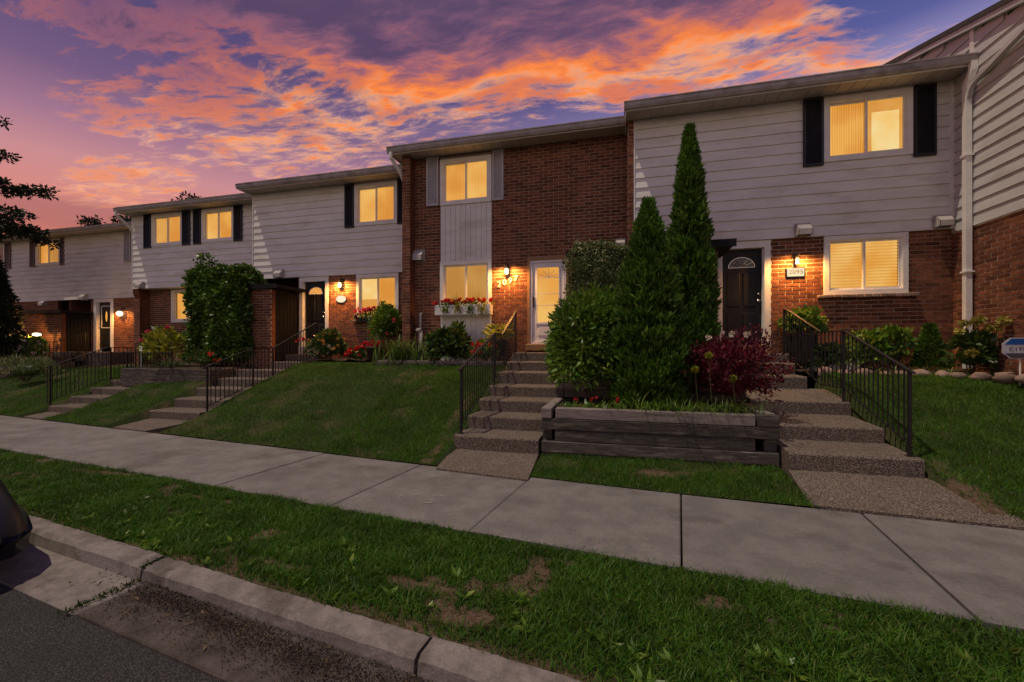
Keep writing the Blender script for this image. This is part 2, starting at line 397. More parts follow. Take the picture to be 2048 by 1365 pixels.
M['stone'] = pm('garden_stone', (.30, .21, .165), (.21, .145, .115), 9, .85, .6, 30, var=.25)
M['pot'] = pm('dark_pot', (.030, .022, .020), (.045, .033, .028), 8, .55)
M['pvc'] = pm('white_pipe', (.50, .45, .40), (.42, .37, .33), 8, .5)
M['bark'] = pm('bark', (.050, .034, .024), (.085, .060, .042), 12, .95, .9, 30)
M['car_paint'] = pm('dark_car_paint', (.008, .010, .016), None, rough=.32, spec=.4)
M['tyre'] = pm('tyre_rubber', (.014, .014, .014), None, rough=.85)
M['vent'] = pm('vent_hood', (.48, .44, .41), (.40, .36, .33), 9, .5)
M['chalk'] = pm('chalk', (.48, .44, .42), (.36, .32, .30), 60, .95)
# foliage
M['grass'] = leafmat('grass_blade', (.038, .118, .007), (.092, .215, .013), (.15, .20, .028), .55, .4)
M['grass_dry'] = leafmat('dry_grass', (.16, .105, .055), (.22, .15, .08), None, .8, .2)
M['cedar'] = leafmat('cedar_spray', (.032, .088, .008), (.095, .200, .018), (.17, .28, .035), .6, .28)
M['shrub'] = leafmat('shrub_leaf', (.062, .145, .014), (.155, .27, .030), (.27, .35, .05), .4, .3)
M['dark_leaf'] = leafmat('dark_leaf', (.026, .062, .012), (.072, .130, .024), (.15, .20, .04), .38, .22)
M['variegated'] = leafmat('variegated_leaf', (.08, .125, .03), (.22, .25, .085), (.52, .52, .27), .45, .3)
M['vine'] = leafmat('vine_leaf', (.038, .100, .010), (.105, .205, .024), (.20, .27, .04), .36, .28)
M['barberry'] = leafmat('barberry_leaf', (.060, .004, .011), (.150, .012, .026), (.26, .045, .055), .5, .25)
M['lime'] = leafmat('lime_leaf', (.24, .27, .020), (.46, .42, .040), (.14, .20, .02), .45, .3)
M['blade_leaf'] = leafmat('iris_blade', (.065, .130, .022), (.15, .23, .045), (.23, .28, .07), .4, .3)
M['red_flower'] = leafmat('red_petal', (.50, .012, .015), (.70, .035, .030), None, .5, .25)
M['pink_flower'] = leafmat('pink_petal', (.60, .045, .090), (.72, .12, .16), None, .5, .25)
M['white_flower'] = leafmat('cream_petal', (.52, .44, .34), (.66, .56, .44), None, .6, .3)
M['yellow_flower'] = leafmat('yellow_petal', (.36, .34, .05), (.50, .44, .13), None, .5, .3)
M['orange_flower'] = leafmat('orange_petal', (.50, .17, .04), (.58, .28, .06), None, .5, .3)
M['pine'] = leafmat('pine_needle', (.012, .022, .008), (.028, .042, .014), None, .6, .1)
M['stem'] = pm('green_stem', (.06, .085, .022), (.09, .10, .03), 20, .6)
M['wood_stem'] = pm('woody_stem', (.06, .035, .022), (.10, .06, .038), 20, .8)

# ================================================================== the ground, street and lawns
def farY(X): X = np.asarray(X, float); return np.where(X < 0, 5.03 - .125 * X, 5.03 - .085 * X)
def nearY(X): return 3.36 - .125 * np.asarray(X, float)
def kerbY(X): return 2.06 - .14 * np.asarray(X, float)
def bedY(X): return np.interp(X, [-32, -22, -16, -11, -8, -5, 0, 3, 6, 12], [11.5, 11.2, 10.4, 10.0, 9.85, 9.1, 8.9, 8.5, 8.45, 8.3])
def topZ(X): return np.interp(X, [-32, -22, -16, -11, -8, 8], [.8, .8, .95, 1.12, 1.2, 1.13])
# stairways and planters cut into the lawn: x0, x1, y0, y1
CUTS = [(-2.42, -1.12, 4.9, 10.0), (-1.12, 1.93, 5.96, 9.9), (1.93, 3.32, 4.5, 9.4), (-10.2, -8.42, 5.0, 10.9), (-13.75, -12.55, 6.0, 10.9), (-13.3, -10.3, 8.62, 11.6), (-21.4, -20.5, 8.4, 12.9)]
def lawnZ(X, Y):
    X = np.asarray(X, float); Y = np.asarray(Y, float)
    Yw = farY(X); Yh = bedY(X); t = np.clip((Y - Yw) / (Yh - Yw), 0, 1)
    z = topZ(X) * (.5 * t + .5 * (3 * t * t - 2 * t ** 3)) + np.maximum(Y - Yh, 0) * .05
    z = z + .03 * (fbm(X * .9, Y * .9, 5) - .5) + .012
    front = (X > -1.3) & (X < 2.1) & (Y < 6.2)
    z = np.where(front, np.minimum(z, .012 + .10 * np.clip((Y - Yw) / .95, 0, 1)), z)
    return z
def cutmask(X, Y, m=0.):
    c = np.zeros(np.shape(X), bool)
    for a, b, y0, y1 in CUTS: c |= (X > a - m) & (X < b + m) & (Y > y0 - m) & (Y < y1 + m)
    return c
def bare_at(X, Y):
    """0 grass .. 1 bare earth"""
    v = fbm(X * 1.6, Y * 2.6, 11)
    b = np.clip((v - .60) / .08, 0, 1)
    verge = Y < nearY(X) + .02
    b = np.where(verge, np.clip((fbm(X * 1.6, Y * 3.4, 21) + .25 * (vnoise(X * 14, Y * 14, 22) - .5) - .66) / .12, 0, 1) * .85, b * .35)
    b = np.maximum(b, np.where(verge, np.clip(1.25 - (Y - kerbY(X)) / .10, 0, 1) * (.45 + .55 * fbm(X * 3, Y * 3, 3)), 0))
    def patch(cx, cy, rx, ry, s=1.):
        d = ((X - cx) / rx) ** 2 + ((Y - cy) / ry) ** 2 + (fbm(X * 5, Y * 7, 9) - .5) * 2.2 + (vnoise(X * 24, Y * 24, 19) - .5) * .8
        return np.clip((1.0 - d) / .8, 0, 1) * s * .92
    for p in ((.35, 5.52, .52, .16), (-1.0, 2.42, .36, .13), (-4.4, 3.62, .6, .09), (-6.4, 4.05, .7, .09), (-2.62, 5.62, .14, .5, .9), (3.42, 5.1, .14, .9), (3.75, 4.75, .5, .14), (-4.2, 8.5, .5, .25, .55), (-2.7, 7.0, .12, .8, .7)):
        b = np.maximum(b, patch(*p))
    return b

def ground_mat():
    m = bpy.data.materials.new('turf_ground'); m.use_nodes = True
    T = NT(m.node_tree); b = T.n['Principled BSDF']
    pos = T.new('ShaderNodeNewGeometry').outputs['Position']
    at = T.new('ShaderNodeAttribute', attribute_name='bare')
    n = T.new('ShaderNodeTexNoise', inp={'Vector': pos, 'Scale': 24., 'Detail': 6, 'Roughness': .7})
    soil = T.mix(T.sstep(n.outputs[0], .3, .7), (.085, .050, .032), (.19, .125, .085))
    turf = T.mix(T.sstep(n.outputs[0], .3, .7), (.020, .036, .010), (.045, .055, .018))
    T.l.new(T.mix(at.outputs['Fac'], turf, soil), b.inputs['Base Color']); b.inputs['Roughness'].default_value = .95; b.inputs['Specular IOR Level'].default_value = .15
    bp = T.new('ShaderNodeBump', inp={'Strength': .9, 'Distance': .02, 'Height': n.outputs[0]}); T.l.new(bp.outputs[0], b.inputs['Normal'])
    return m
M['turf'] = ground_mat()

def sheet(name, xs, ts, fy0, fy1, fz, mat_, bare=None):
    Xg, Tg = np.meshgrid(xs, ts, indexing='ij')
    Y = fy0(Xg) * (1 - Tg) + fy1(Xg) * Tg; Z = fz(Xg, Y)
    V = np.stack([Xg, Y, Z], -1).reshape(-1, 3); n, k = Xg.shape
    i = np.arange(n * k).reshape(n, k)
    F = np.stack([i[:-1, :-1], i[1:, :-1], i[1:, 1:], i[:-1, 1:]], -1).reshape(-1, 4)
    o = npmesh(name, V, F, mat_, smooth=True)
    a = o.data.attributes.new('bare', 'FLOAT', 'POINT')
    a.data.foreach_set('value', (bare(V[:, 0], V[:, 1]) if bare else np.zeros(len(V))).astype(np.float32))
    return struct(o)
gm = MB(); gm.add([(-400, -400, -.6), (400, -400, -.6), (400, 500, -.6), (-400, 500, -.6)], [(0, 1, 2, 3)])
struct(gm.build('ground', M['soil']))
def lawn_z(X, Y):
    z = lawnZ(X, Y); z = np.where(cutmask(X, Y, -.02), z - .45, z)
    return np.where((X > -1.1) & (X < 1.9) & (Y > 6.0), -.05, z)
sheet('lawn', np.concatenate([np.arange(-60, -18, .5), np.arange(-18, 6.4, .06), np.arange(6.4, 30, .6)]), np.linspace(0, 1, 110), farY, lambda X: 0 * X + 17., lawn_z, M['turf'], bare_at)
sheet('verge', np.concatenate([np.arange(-60, -9, .4), np.arange(-9, 4, .05), np.arange(4, 30, .5)]), np.linspace(0, 1, 28), kerbY, nearY, lambda X, Y: -.028 + .035 * (fbm(X * 2, Y * 2, 4) - .5) + 0 * X, M['turf'], bare_at)

def strip(name, X0, X1, f0, f1, z, mat_, parent=None, thick=None, ends=None, bev=.0):
    """a slab between two street-parallel lines from X0 to X1"""
    sk = .125                                           # joints run square to the street
    p = []
    for X, f in ((X0, f0), (X1, f0), (X1, f1), (X0, f1)):
        y = float(f(X)); x = X + sk * (y - float(f0(X))) ; p.append((x, float(f(x))))
    m = MB()
    if thick is None: m.add([(a, b, z) for a, b in p], [(0, 1, 2, 3)])
    else:
        c = (sum(a for a, b in p) / 4, sum(b for a, b in p) / 4)
        inner = [(a + (c[0] - a) * bev / max(.3, abs(c[0] - a)), b + (c[1] - b) * bev / max(.3, abs(c[1] - b))) for a, b in p]
        vs = [(a, b, z - thick) for a, b in p] + [(a, b, z - bev * .6) for a, b in p] + [(a, b, z) for a, b in inner]
        fs = [(8, 9, 10, 11)]
        for k in range(4):
            fs += [(k, (k + 1) % 4, 4 + (k + 1) % 4, 4 + k), (4 + k, 4 + (k + 1) % 4, 8 + (k + 1) % 4, 8 + k)]
        m.add(vs, fs)
    return m.build(name, mat_, parent)
struct(strip('road', -120, 60, lambda X: -30 - .132 * X, lambda X: kerbY(X) - .54, -.140, M['asphalt']))
# sidewalk: bedding strip with the cast slabs on it
side = struct(strip('sidewalk', -60, 25, lambda X: nearY(X) - .03, lambda X: farY(X) + .03, -.05, M['soil']))
jx = [-4.58, -2.87, -1.29, .43, 2.05]
jx = [jx[0] - 1.68 * k for k in range(24, 0, -1)] + jx + [jx[-1] + 1.68 * k for k in range(1, 8)]
for a, b in zip(jx[:-1], jx[1:]):
    gp = .011 if random.random() < .4 else .006
    o = strip('slab', a + gp, b - gp, nearY, farY, random.uniform(-.005, .005), M['concrete'], side, .045, bev=.012)
# kerb and gutter pan
kerb = struct(strip('kerb', -60, 30, lambda X: kerbY(X) - .19, lambda X: kerbY(X) - .01, -.26, M['soil']))
kx = [-60, -48, -36, -24, -15, -9.4, -6.4, -3.42, -1.02, 1.4, 3.8, 6.2, 12, 20, 30]
for i, (a, b) in enumerate(zip(kx[:-1], kx[1:])):
    m = MB(); f = lambda X, d: float(kerbY(X)) - d; dz = random.uniform(-.008, .008) - .015
    pr = [(.0, -.25), (.0, -.006), (.012, 0), (.135, -.006), (.162, -.03), (.18, -.155), (.18, -.25)]
    vs = []
    nseg = 26
    for q in range(nseg + 1):
        X = a + .012 + (b - a - .024) * q / nseg
        for d, z in pr: vs.append((X - .13 * d, f(X, d), z + dz + (random.uniform(-.005, .005) if z > -.2 else 0)))
    n = len(pr); fs = [tuple(range(n)), tuple(range(nseg * n, nseg * n + n))[::-1]]
    for q in range(nseg): fs += [(q * n + k, (q + 1) * n + k, (q + 1) * n + (k + 1) % n, q * n + (k + 1) % n) for k in range(n)]
    m.add(vs, fs); m.build('kerb_segment', M['kerb'], kerb)
M['pan_dirty'] = pm('dirty_gutter_pan', (.105, .085, .074), (.052, .040, .033), 4, .92, .6, 50, c3=(.030, .022, .017), s3=1.8, detail=9, grain=.3)
pan = struct(strip('gutter_pan', -60, 30, lambda X: kerbY(X) - .52, lambda X: kerbY(X) - .19, -.24, M['soil']))
for i, (a, b) in enumerate(zip(kx[:-1], kx[1:])):
    strip('pan_slab', a + .015, b - .015, lambda X: kerbY(X) - .57, lambda X: kerbY(X) - .177, (-.128 if b < -3.4 else -.112) - .004 * (i % 2), M['kerb'] if b < -3.4 else M['pan_dirty'], pan, .06, bev=.012)

# ---- grass
def blades(name, pts, h, w, lean, mat_, parent=None, bend=True, seed=1):
    r = np.random.default_rng(seed); n = len(pts)
    a = r.uniform(0, 2 * np.pi, n); hh = h * r.uniform(.55, 1.25, n) * (.45 + 1.1 * fbm(pts[:, 0] * 5.5, pts[:, 1] * 5.5, 77)); ww = w * r.uniform(.7, 1.3, n)
    d = np.stack([np.cos(a), np.sin(a), 0 * a], -1); la = r.uniform(0, 2 * np.pi, n); ln = lean * hh * r.uniform(.2, 1.4, n)
    L = np.stack([np.cos(la) * ln, np.sin(la) * ln, 0 * a], -1); up = np.array([0, 0, 1.])
    b0 = pts - d * ww[:, None] / 2; b1 = pts + d * ww[:, None] / 2
    tip = pts + L + up * hh[:, None]
    if bend:
        mid = pts + L * .32 + up * (hh * .6)[:, None]
        V = np.stack([b0, b1, mid + d * ww[:, None] * .38, mid - d * ww[:, None] * .38, tip], 1).reshape(-1, 3)
        k = np.arange(n)[:, None] * 5
        F = np.concatenate([k + np.array([0, 1, 2]), k + np.array([0, 2, 3]), k + np.array([3, 2, 4])])
    else:
        V = np.stack([b0, b1, tip], 1).reshape(-1, 3); F = np.arange(n * 3).reshape(-1, 3)
    return npmesh(name, V, F, mat_, parent)
def frame_mask(P, m=260):
    cx = P[:, 0] * FA + P[:, 1] * FB; cz = -P[:, 0] * FB + P[:, 1] * FA
    u = 1024 + 850 * cx / np.maximum(cz, .1); v = 697 - 850 * (P[:, 2] - 1.6) / np.maximum(cz, .1)
    return (cz > .3) & (u > -m) & (u < 2048 + m) & (v < 1365 + m)
def scatter(x0, x1, y0, y1, dens, zf, ok):
    n = int((x1 - x0) * (y1 - y0) * dens); X = rng.uniform(x0, x1, n); Y = rng.uniform(y0, y1, n)
    k = ok(X, Y); X, Y = X[k], Y[k]; P = np.stack([X, Y, zf(X, Y)], -1)
    return P[frame_mask(P)]
def verge_ok(X, Y):
    # ragged edge: blades lean over kerb and slabs
    return (Y > kerbY(X) - .012) & (Y < nearY(X) - .005 + .03 * fbm(X * 6, Y * 6, 8)) & (rng.uniform(0, 1, len(X)) > bare_at(X, Y) * 1.02) & (rng.uniform(0, 1, len(X)) < .6 + .6 * fbm(X * 5, Y * 5, 31))
vz = lambda X, Y: -.028 + .035 * (fbm(X * 2, Y * 2, 4) - .5)
P = np.concatenate([scatter(-6.5, 3.2, 1.5, 4.3, 11000, vz, verge_ok), scatter(-22, -6.5, 2.6, 6.2, 3000, vz, verge_ok)])
g = blades('verge_grass', P, .047, .0070, 1.15, M['grass'], seed=2); tag(g, 'tufty green grass on the strip between kerb and sidewalk', 'grass', kind='stuff')
def lawn_ok(X, Y):
    return (Y > farY(X) - .015) & (Y < bedY(X) + .05) & ~cutmask(X, Y, .03) & (rng.uniform(0, 1, len(X)) > bare_at(X, Y)) & (X < 5.8)
P = np.concatenate([scatter(-4.5, 5.9, 4.5, 9.3, 5200, lawnZ, lawn_ok), scatter(-16.5, -4.5, 5.2, 10.4, 2600, lawnZ, lawn_ok), scatter(-34, -16.5, 7, 11.6, 900, lawnZ, lawn_ok)])
g = blades('lawn_grass', P, .050, .0085, .8, M['grass'], bend=False, seed=3); tag(g, 'mown green grass on the sloping front lawns', 'grass', kind='stuff')
# straw over the worn patches
P = scatter(-7, 4, 1.6, 6.2, 900, lambda X, Y: np.where(Y < nearY(X), vz(X, Y), lawnZ(X, Y)) + .004, lambda X, Y: (bare_at(X, Y) > .5) & ((Y < nearY(X)) & (Y > kerbY(X)) | (Y > farY(X))))
g = blades('dry_straw', P, .018, .004, 3.0, M['grass_dry'], seed=4); tag(g, 'pale dead grass lying on the worn earth patches', 'straw', kind='stuff')

# leaves: arrays of base points and directions -> folded rhombus leaves
def leafV(P, D, L, W, r, fold=.18):
    n = len(P); D = D / np.maximum(np.linalg.norm(D, axis=1, keepdims=True), 1e-6)
    S = r.normal(size=(n, 3)); S -= (S * D).sum(1, keepdims=True) * D; S /= np.maximum(np.linalg.norm(S, axis=1, keepdims=True), 1e-6)
    N = np.cross(D, S); L = np.broadcast_to(np.asarray(L, float), (n,))[:, None]; W = np.broadcast_to(np.asarray(W, float), (n,))[:, None]
    V = np.stack([P, P + D * L * .45 + S * W * .5 + N * W * fold, P + D * L, P + D * L * .45 - S * W * .5 + N * W * fold], 1).reshape(-1, 3)
    F = np.arange(n * 4).reshape(-1, 4)
    return V, F
def leaves(name, P, D, L, W, mats, parent=None, seed=1, mi=None, fold=.18):
    r = np.random.default_rng(seed + 1000); V, F = leafV(P, D, L, W, r, fold)
    return npmesh(name, V, F, mats, parent, mi=mi)
# broad weeds in the verge
def rosettes(X, Y, r, n=9, L=.07):
    P, D = [], []
    for x, y in zip(X, Y):
        z = float(vz(np.array([x]), np.array([y]))[0]) + .012
        for k in range(n):
            a = r.uniform(0, 6.28); P.append((x, y, z)); D.append((math.cos(a), math.sin(a), r.uniform(.25, .8)))
    return np.array(P), np.array(D)
r_ = np.random.default_rng(12)
wx = np.concatenate([r_.uniform(-5.5, 2.6, 90), r_.uniform(.5, 1.6, 14)]); wy = np.concatenate([kerbY(wx[:90]) + np.abs(r_.normal(.12, .35, 90)).clip(.03, 1.2), kerbY(wx[90:]) + r_.uniform(.1, .5, 14)])
P, D = rosettes(wx, wy, r_); o = leaves('verge_weeds', P, D, r_.uniform(.04, .10, len(P)), r_.uniform(.018, .034, len(P)), M['shrub'], seed=5)
tag(o, 'broad leaved weeds among the grass beside the kerb', 'weeds', kind='stuff')
# litter of dead leaves and twigs in the gutter
lx = r_.uniform(-3.9, .6, 260); ly = kerbY(lx) - np.abs(r_.normal(.30, .07, 260)).clip(.19, .5)
P = np.stack([lx, ly, np.full(260, -.108)], -1); D = np.stack([r_.normal(size=260), r_.normal(size=260), r_.uniform(.0, .35, 260)], -1)
o = leaves('leaf_litter', P, D, r_.uniform(.012, .05, 260), r_.uniform(.006, .02, 260), M['grass_dry'], seed=6); tag(o, 'dry leaves and crumbs lying along the gutter', 'litter', kind='stuff')
# dark crumbs of leaf and earth gathered in the gutter
M['crumb'] = leafmat('rotted_leaf', (.020, .013, .009), (.065, .042, .026), (.12, .085, .045), .9, .05)
cl = [(-3.05, .25, .20, .05, 1500), (-2.55, .27, .35, .05, 2300), (-1.9, .29, .45, .06, 2600), (-1.2, .31, .4, .08, 2600), (-2.2, .44, .6, .04, 500), (-3.2, .45, .25, .05, 300)]
X_ = np.concatenate([r_.normal(c[0], c[2], c[4]) for c in cl]); d_ = np.concatenate([r_.normal(c[1], c[3], c[4]) for c in cl]).clip(.186, .56)
P = np.stack([X_, kerbY(X_) - d_, np.full(len(X_), -.112) + r_.uniform(0, .010, len(X_))], -1); P = P[X_ > -3.36]; n_ = len(P)
o = leaves('gutter_crumbs', P, np.stack([r_.normal(size=n_), r_.normal(size=n_), r_.uniform(-.1, .5, n_)], -1), r_.uniform(.005, .017, n_), r_.uniform(.004, .010, n_), M['crumb'], seed=66); tag(o, 'dark rotted leaf crumbs heaped along the gutter', 'litter', kind='stuff')
# moss and weeds standing in the kerb joint
P, D = [], []
for k in range(260):
    d = r_.uniform(0, .62); x = -3.42 + .13 * (-d) + r_.normal(0, .012); P.append((x, float(kerbY(x)) - d, -.03 if d < .17 else -.12)); D.append((r_.normal(), r_.normal(), r_.uniform(.5, 1.6)))
o = leaves('joint_weeds', np.array(P), np.array(D), r_.uniform(.015, .05, 260), r_.uniform(.006, .014, 260), M['dark_leaf'], seed=7); tag(o, 'small weeds growing in the open kerb joint', 'weeds', kind='stuff')
# chalk scribbles on the slabs
def scribble(c, n, s, seed):
    q = random.Random(seed); m = MB()
    for k in range(n):
        x, y = c[0] + q.uniform(-s, s) * 1.6, c[1] + q.uniform(-s, s) * .5; a = q.uniform(-.5, .5); l = q.uniform(.05, .14)
        pts = [(x + l * t * math.cos(a + t), y + l * t * math.sin(a + t) * .7) for t in (0, .33, .66, 1)]
        for (xa, ya), (xb, yb) in zip(pts[:-1], pts[1:]): m.add([(xa, ya - .004, .007), (xb, yb - .004, .007), (xb, yb + .004, .007), (xa, ya + .004, .007)], [(0, 1, 2, 3)])
    return m
for c, n, s, sd, lab in (((-2.1, 4.15), 9, .28, 3, 'faint white chalk scribble on the slab near the steps'), ((-4.0, 4.95), 5, .22, 4, 'faint white chalk arrow on a slab below the big lawn')):
    o = scribble(c, n, s, sd).build('chalk_mark', M['chalk']); tag(o, lab, 'chalk mark', 'chalk marks on the sidewalk')

# ================================================================== house pieces
def cells(u0, u1, z0, z1, ops):
    us = sorted({u0, u1, *[min(max(v, u0), u1) for o in ops for v in o[:2]]}); zs = sorted({z0, z1, *[min(max(v, z0), z1) for o in ops for v in o[2:4]]})
    for a, b in zip(us[:-1], us[1:]):
        for c, d in zip(zs[:-1], zs[1:]):
            if b - a < 1e-4 or d - c < 1e-4: continue
            um, zm = (a + b) / 2, (c + d) / 2
            if not any(o[0] < um < o[1] and o[2] < zm < o[3] for o in ops): yield a, b, c, d
def pbox(m, plane, u0, u1, d0, d1, z0, z1):
    m.box(u0, u1, d0, d1, z0, z1) if plane == 'Y' else m.box(d0, d1, u0, u1, z0, z1)
BP, BH = .240, .0755
_bm = {}
def brick_mesh(plane, mat_):
    k = (plane, mat_.name)
    if k not in _bm:
        m = MB(); w, h = BP - .015, BH - .0145
        m.bbox(-w / 2, w / 2, 0, .05, -h / 2, h / 2, .004) if plane == 'Y' else m.bbox(0, .05, -w / 2, w / 2, -h / 2, h / 2, .004)
        _bm[k] = m.mesh('brick', mat_)
    return _bm[k]
def brickwork(house, plane, u0, u1, z0, z1, face, ops=(), n_ind=0, mat_=None, wall_name='wall', ztop=None):
    """running-bond brick over a mortar wall; the nearest n_ind full bricks stand as pieces of their own, the rest as one part"""
    mat_ = mat_ or M['brick']; m = MB()
    for a, b, c, d in cells(u0, u1, z0, z1, ops): pbox(m, plane, a, b, face + .009, face + .026, c, d)
    k = len(m.f)
    for a, b, c, d in cells(u0, u1, z0, z1, ops): pbox(m, plane, a, b, face + .0261, face + .16, c, d)
    m.mi = [0] * k + [1] * (len(m.f) - k)
    wall = m.build(wall_name, [M['mortar'], mat_], house)
    full, cut = [], []
    nr = int(math.ceil((z1 - z0) / BH))
    for r in range(nr):
        za, zb = z0 + r * BH + .00725, min(z0 + (r + 1) * BH - .00725, z1 - .003)
        if zb - za < .02: continue
        u = u0 - (BP / 2 if r % 2 else 0)
        while u < u1:
            segs = [(max(u + .0075, u0), min(u + BP - .0075, u1))]
            for o in ops:
                if o[3] > za + .01 and o[2] < zb - .01:
                    ns = []
                    for a, b in segs:
                        if o[1] <= a or o[0] >= b: ns.append((a, b)); continue
                        if o[0] > a: ns.append((a, o[0] - .001))
                        if o[1] < b: ns.append((o[1] + .001, b))
                    segs = ns
            for a, b in segs:
                if b - a < .03: continue
                j = random.uniform(-.0025, .0025)
                if b - a > BP - .017 and zb - za > BH - .016: full.append(((a + b) / 2, (za + zb) / 2, j))
                else: cut.append((a, b, za, zb, j))
            u += BP
    def vis(t):
        p = (t[0], face, t[1]) if plane == 'Y' else (face, t[0], t[1])
        return (0 if in_frame(*p) else 1, p[0] ** 2 + p[1] ** 2 + .2 * (p[2] - 2.8) ** 2)
    full.sort(key=vis)
    me = brick_mesh(plane, mat_); w, h = (BP - .015) / 2, (BH - .0145) / 2
    for c, z, j in full[:n_ind]:
        o = link('brick', me, wall)
        o.location = (c, face + j, z) if plane == 'Y' else (face + j, c, z)
    rest = MB()
    for c, z, j in full[n_ind:]: pbox(rest, plane, c - w, c + w, face + j, face + .03, z - h, z + h)
    for a, b, za, zb, j in cut: pbox(rest, plane, a, b, face + j, face + .03, za, zb)
    if rest.v:
        o = rest.build('bricks', mat_, wall); o['kind'] = 'stuff'
    return wall
def siding(house, plane, u0, u1, z0, z1, face, ops=(), u_of_z=None, paint=None):
    paint = paint or M['siding']
    m = MB()
    if u_of_z is None:
        for a, b, c, d in cells(u0, u1, z0, z1, ops): pbox(m, plane, a, b, face + .022, face + .16, c, d)
    else:
        zs = np.linspace(z0, z1, 30)
        for c, d in zip(zs[:-1], zs[1:]): pbox(m, plane, max(u0, u_of_z(d)), u1, face + .022, face + .16, c, d)
    wall = m.build('siding_wall', paint, house)
    n = max(1, round((z1 - z0) / .2)); hgt = (z1 - z0) / n
    for k in range(n):
        a, b = z0 + k * hgt, z0 + (k + 1) * hgt; m = MB()
        zs = sorted({a, b, *[v for o in ops for v in o[2:4] if a < v < b]})
        ua = u0 if u_of_z is None else max(u0, u_of_z(b))
        for c, d in zip(zs[:-1], zs[1:]):
            segs = [(ua, u1)]
            for o in ops:
                if o[2] < (c + d) / 2 < o[3]:
                    ns = []
                    for p, q in segs:
                        if o[1] <= p or o[0] >= q: ns.append((p, q)); continue
                        if o[0] > p: ns.append((p, o[0]))
                        if o[1] < q: ns.append((o[1], q))
                    segs = ns
            yf = lambda z: face + .017 - .024 * (b - z) / (b - a)
            for p, q in segs:
                if q - p < .02: continue
                pts = [(yf(c), c), (yf(d), d), (face + .021, d), (face + .021, c)]
                if plane == 'Y': m.prof(pts, 'x', p, q)
                else: m.prof(pts, 'y', p, q)
                if len(zs) == 2 and len(segs) > 1: m.build('siding_board', paint, wall); m = MB()
        if m.v: m.build('siding_board', paint, wall)
    return wall
ZS = 6.47
def eaves(house, X0, X1, Yf, roof_back=4.5, left_end=True):
    Ye = Yf - .47
    m = MB(); m.box(X0 + .02, X1 - .001, Ye + .02, Yf + .14, ZS + .018, ZS + .05); pl = m.build('soffit', M['soffit'], house)
    n = max(1, int((X1 - X0) / .232)); w = (X1 - X0 - .04) / n
    for k in range(n):
        m = MB(); m.bbox(X0 + .02 + k * w + .004, X0 + .02 + (k + 1) * w - .004, Ye + .025, Yf + .004, ZS, ZS + .016, .004); m.build('soffit_panel', M['soffit'], pl)
    m = MB(); m.box(X0, X1 - .001, Ye, Ye + .02, ZS - .035, ZS + .11); m.build('fascia', M['trim'], house)
    g = MB(); pr = [(Ye - .001, 6.455), (Ye - .055, 6.455), (Ye - .085, 6.50), (Ye - .085, 6.565), (Ye - .105, 6.575), (Ye - .105, 6.592), (Ye - .09, 6.592), (Ye - .07, 6.575), (Ye - .001, 6.575)]
    g.prof(pr, 'x', X0 - .03, X1 - .002); g.build('gutter', M['gutter'], house)
    r = MB(); sl = .30
    r.add([(X0 - .02, Ye - .03, 6.60), (X1, Ye - .03, 6.60), (X1, Yf + roof_back, 6.60 + sl * (roof_back + .5)), (X0 - .02, Yf + roof_back, 6.60 + sl * (roof_back + .5)),
           (X0 - .02, Ye - .03, 6.635), (X1, Ye - .03, 6.635), (X1, Yf + roof_back, 6.64 + sl * (roof_back + .5)), (X0 - .02, Yf + roof_back, 6.64 + sl * (roof_back + .5))],
          [(0, 3, 2, 1), (4, 5, 6, 7), (0, 1, 5, 4), (1, 2, 6, 5), (2, 3, 7, 6), (3, 0, 4, 7)])
    r.build('roof', M['roof'], house)
    if left_end:
        e = MB(); e.add([(X0 + .001, Ye + .02, ZS - .035), (X0 + .001, Yf + 2., ZS - .035), (X0 + .001, Yf + 2., 6.59 + sl * 2.5), (X0 + .001, Ye + .02, 6.598),
                         (X0 + .019, Ye + .02, ZS - .035), (X0 + .019, Yf + 2., ZS - .035), (X0 + .019, Yf + 2., 6.59 + sl * 2.5), (X0 + .019, Ye + .02, 6.598)],
                        [(0, 1, 2, 3), (7, 6, 5, 4), (0, 4, 5, 1), (1, 5, 6, 2), (2, 6, 7, 3), (3, 7, 4, 0)])
        e.build('end_board', M['trim'], house)
def frame(m, x0, x1, z0, z1, w, y0, y1):
    m.box(x0, x1, y0, y1, z1 - w, z1); m.box(x0, x1, y0, y1, z0, z0 + w)
    m.box(x0, x0 + w, y0, y1, z0 + w, z1 - w); m.box(x1 - w, x1, y0, y1, z0 + w, z1 - w)
def body(house, X0, X1, Yf, z0=.6):
    m = MB(); m.box(X0, X1, Yf + .9, Yf + 8.2, z0, 6.60); m.box(X0, X0 + .1, Yf + .17, Yf + .9, z0, 6.5); m.box(X1 - .1, X1, Yf + .17, Yf + .9, z0, 6.5)
    m.build('body', M['brick_dark'], house)
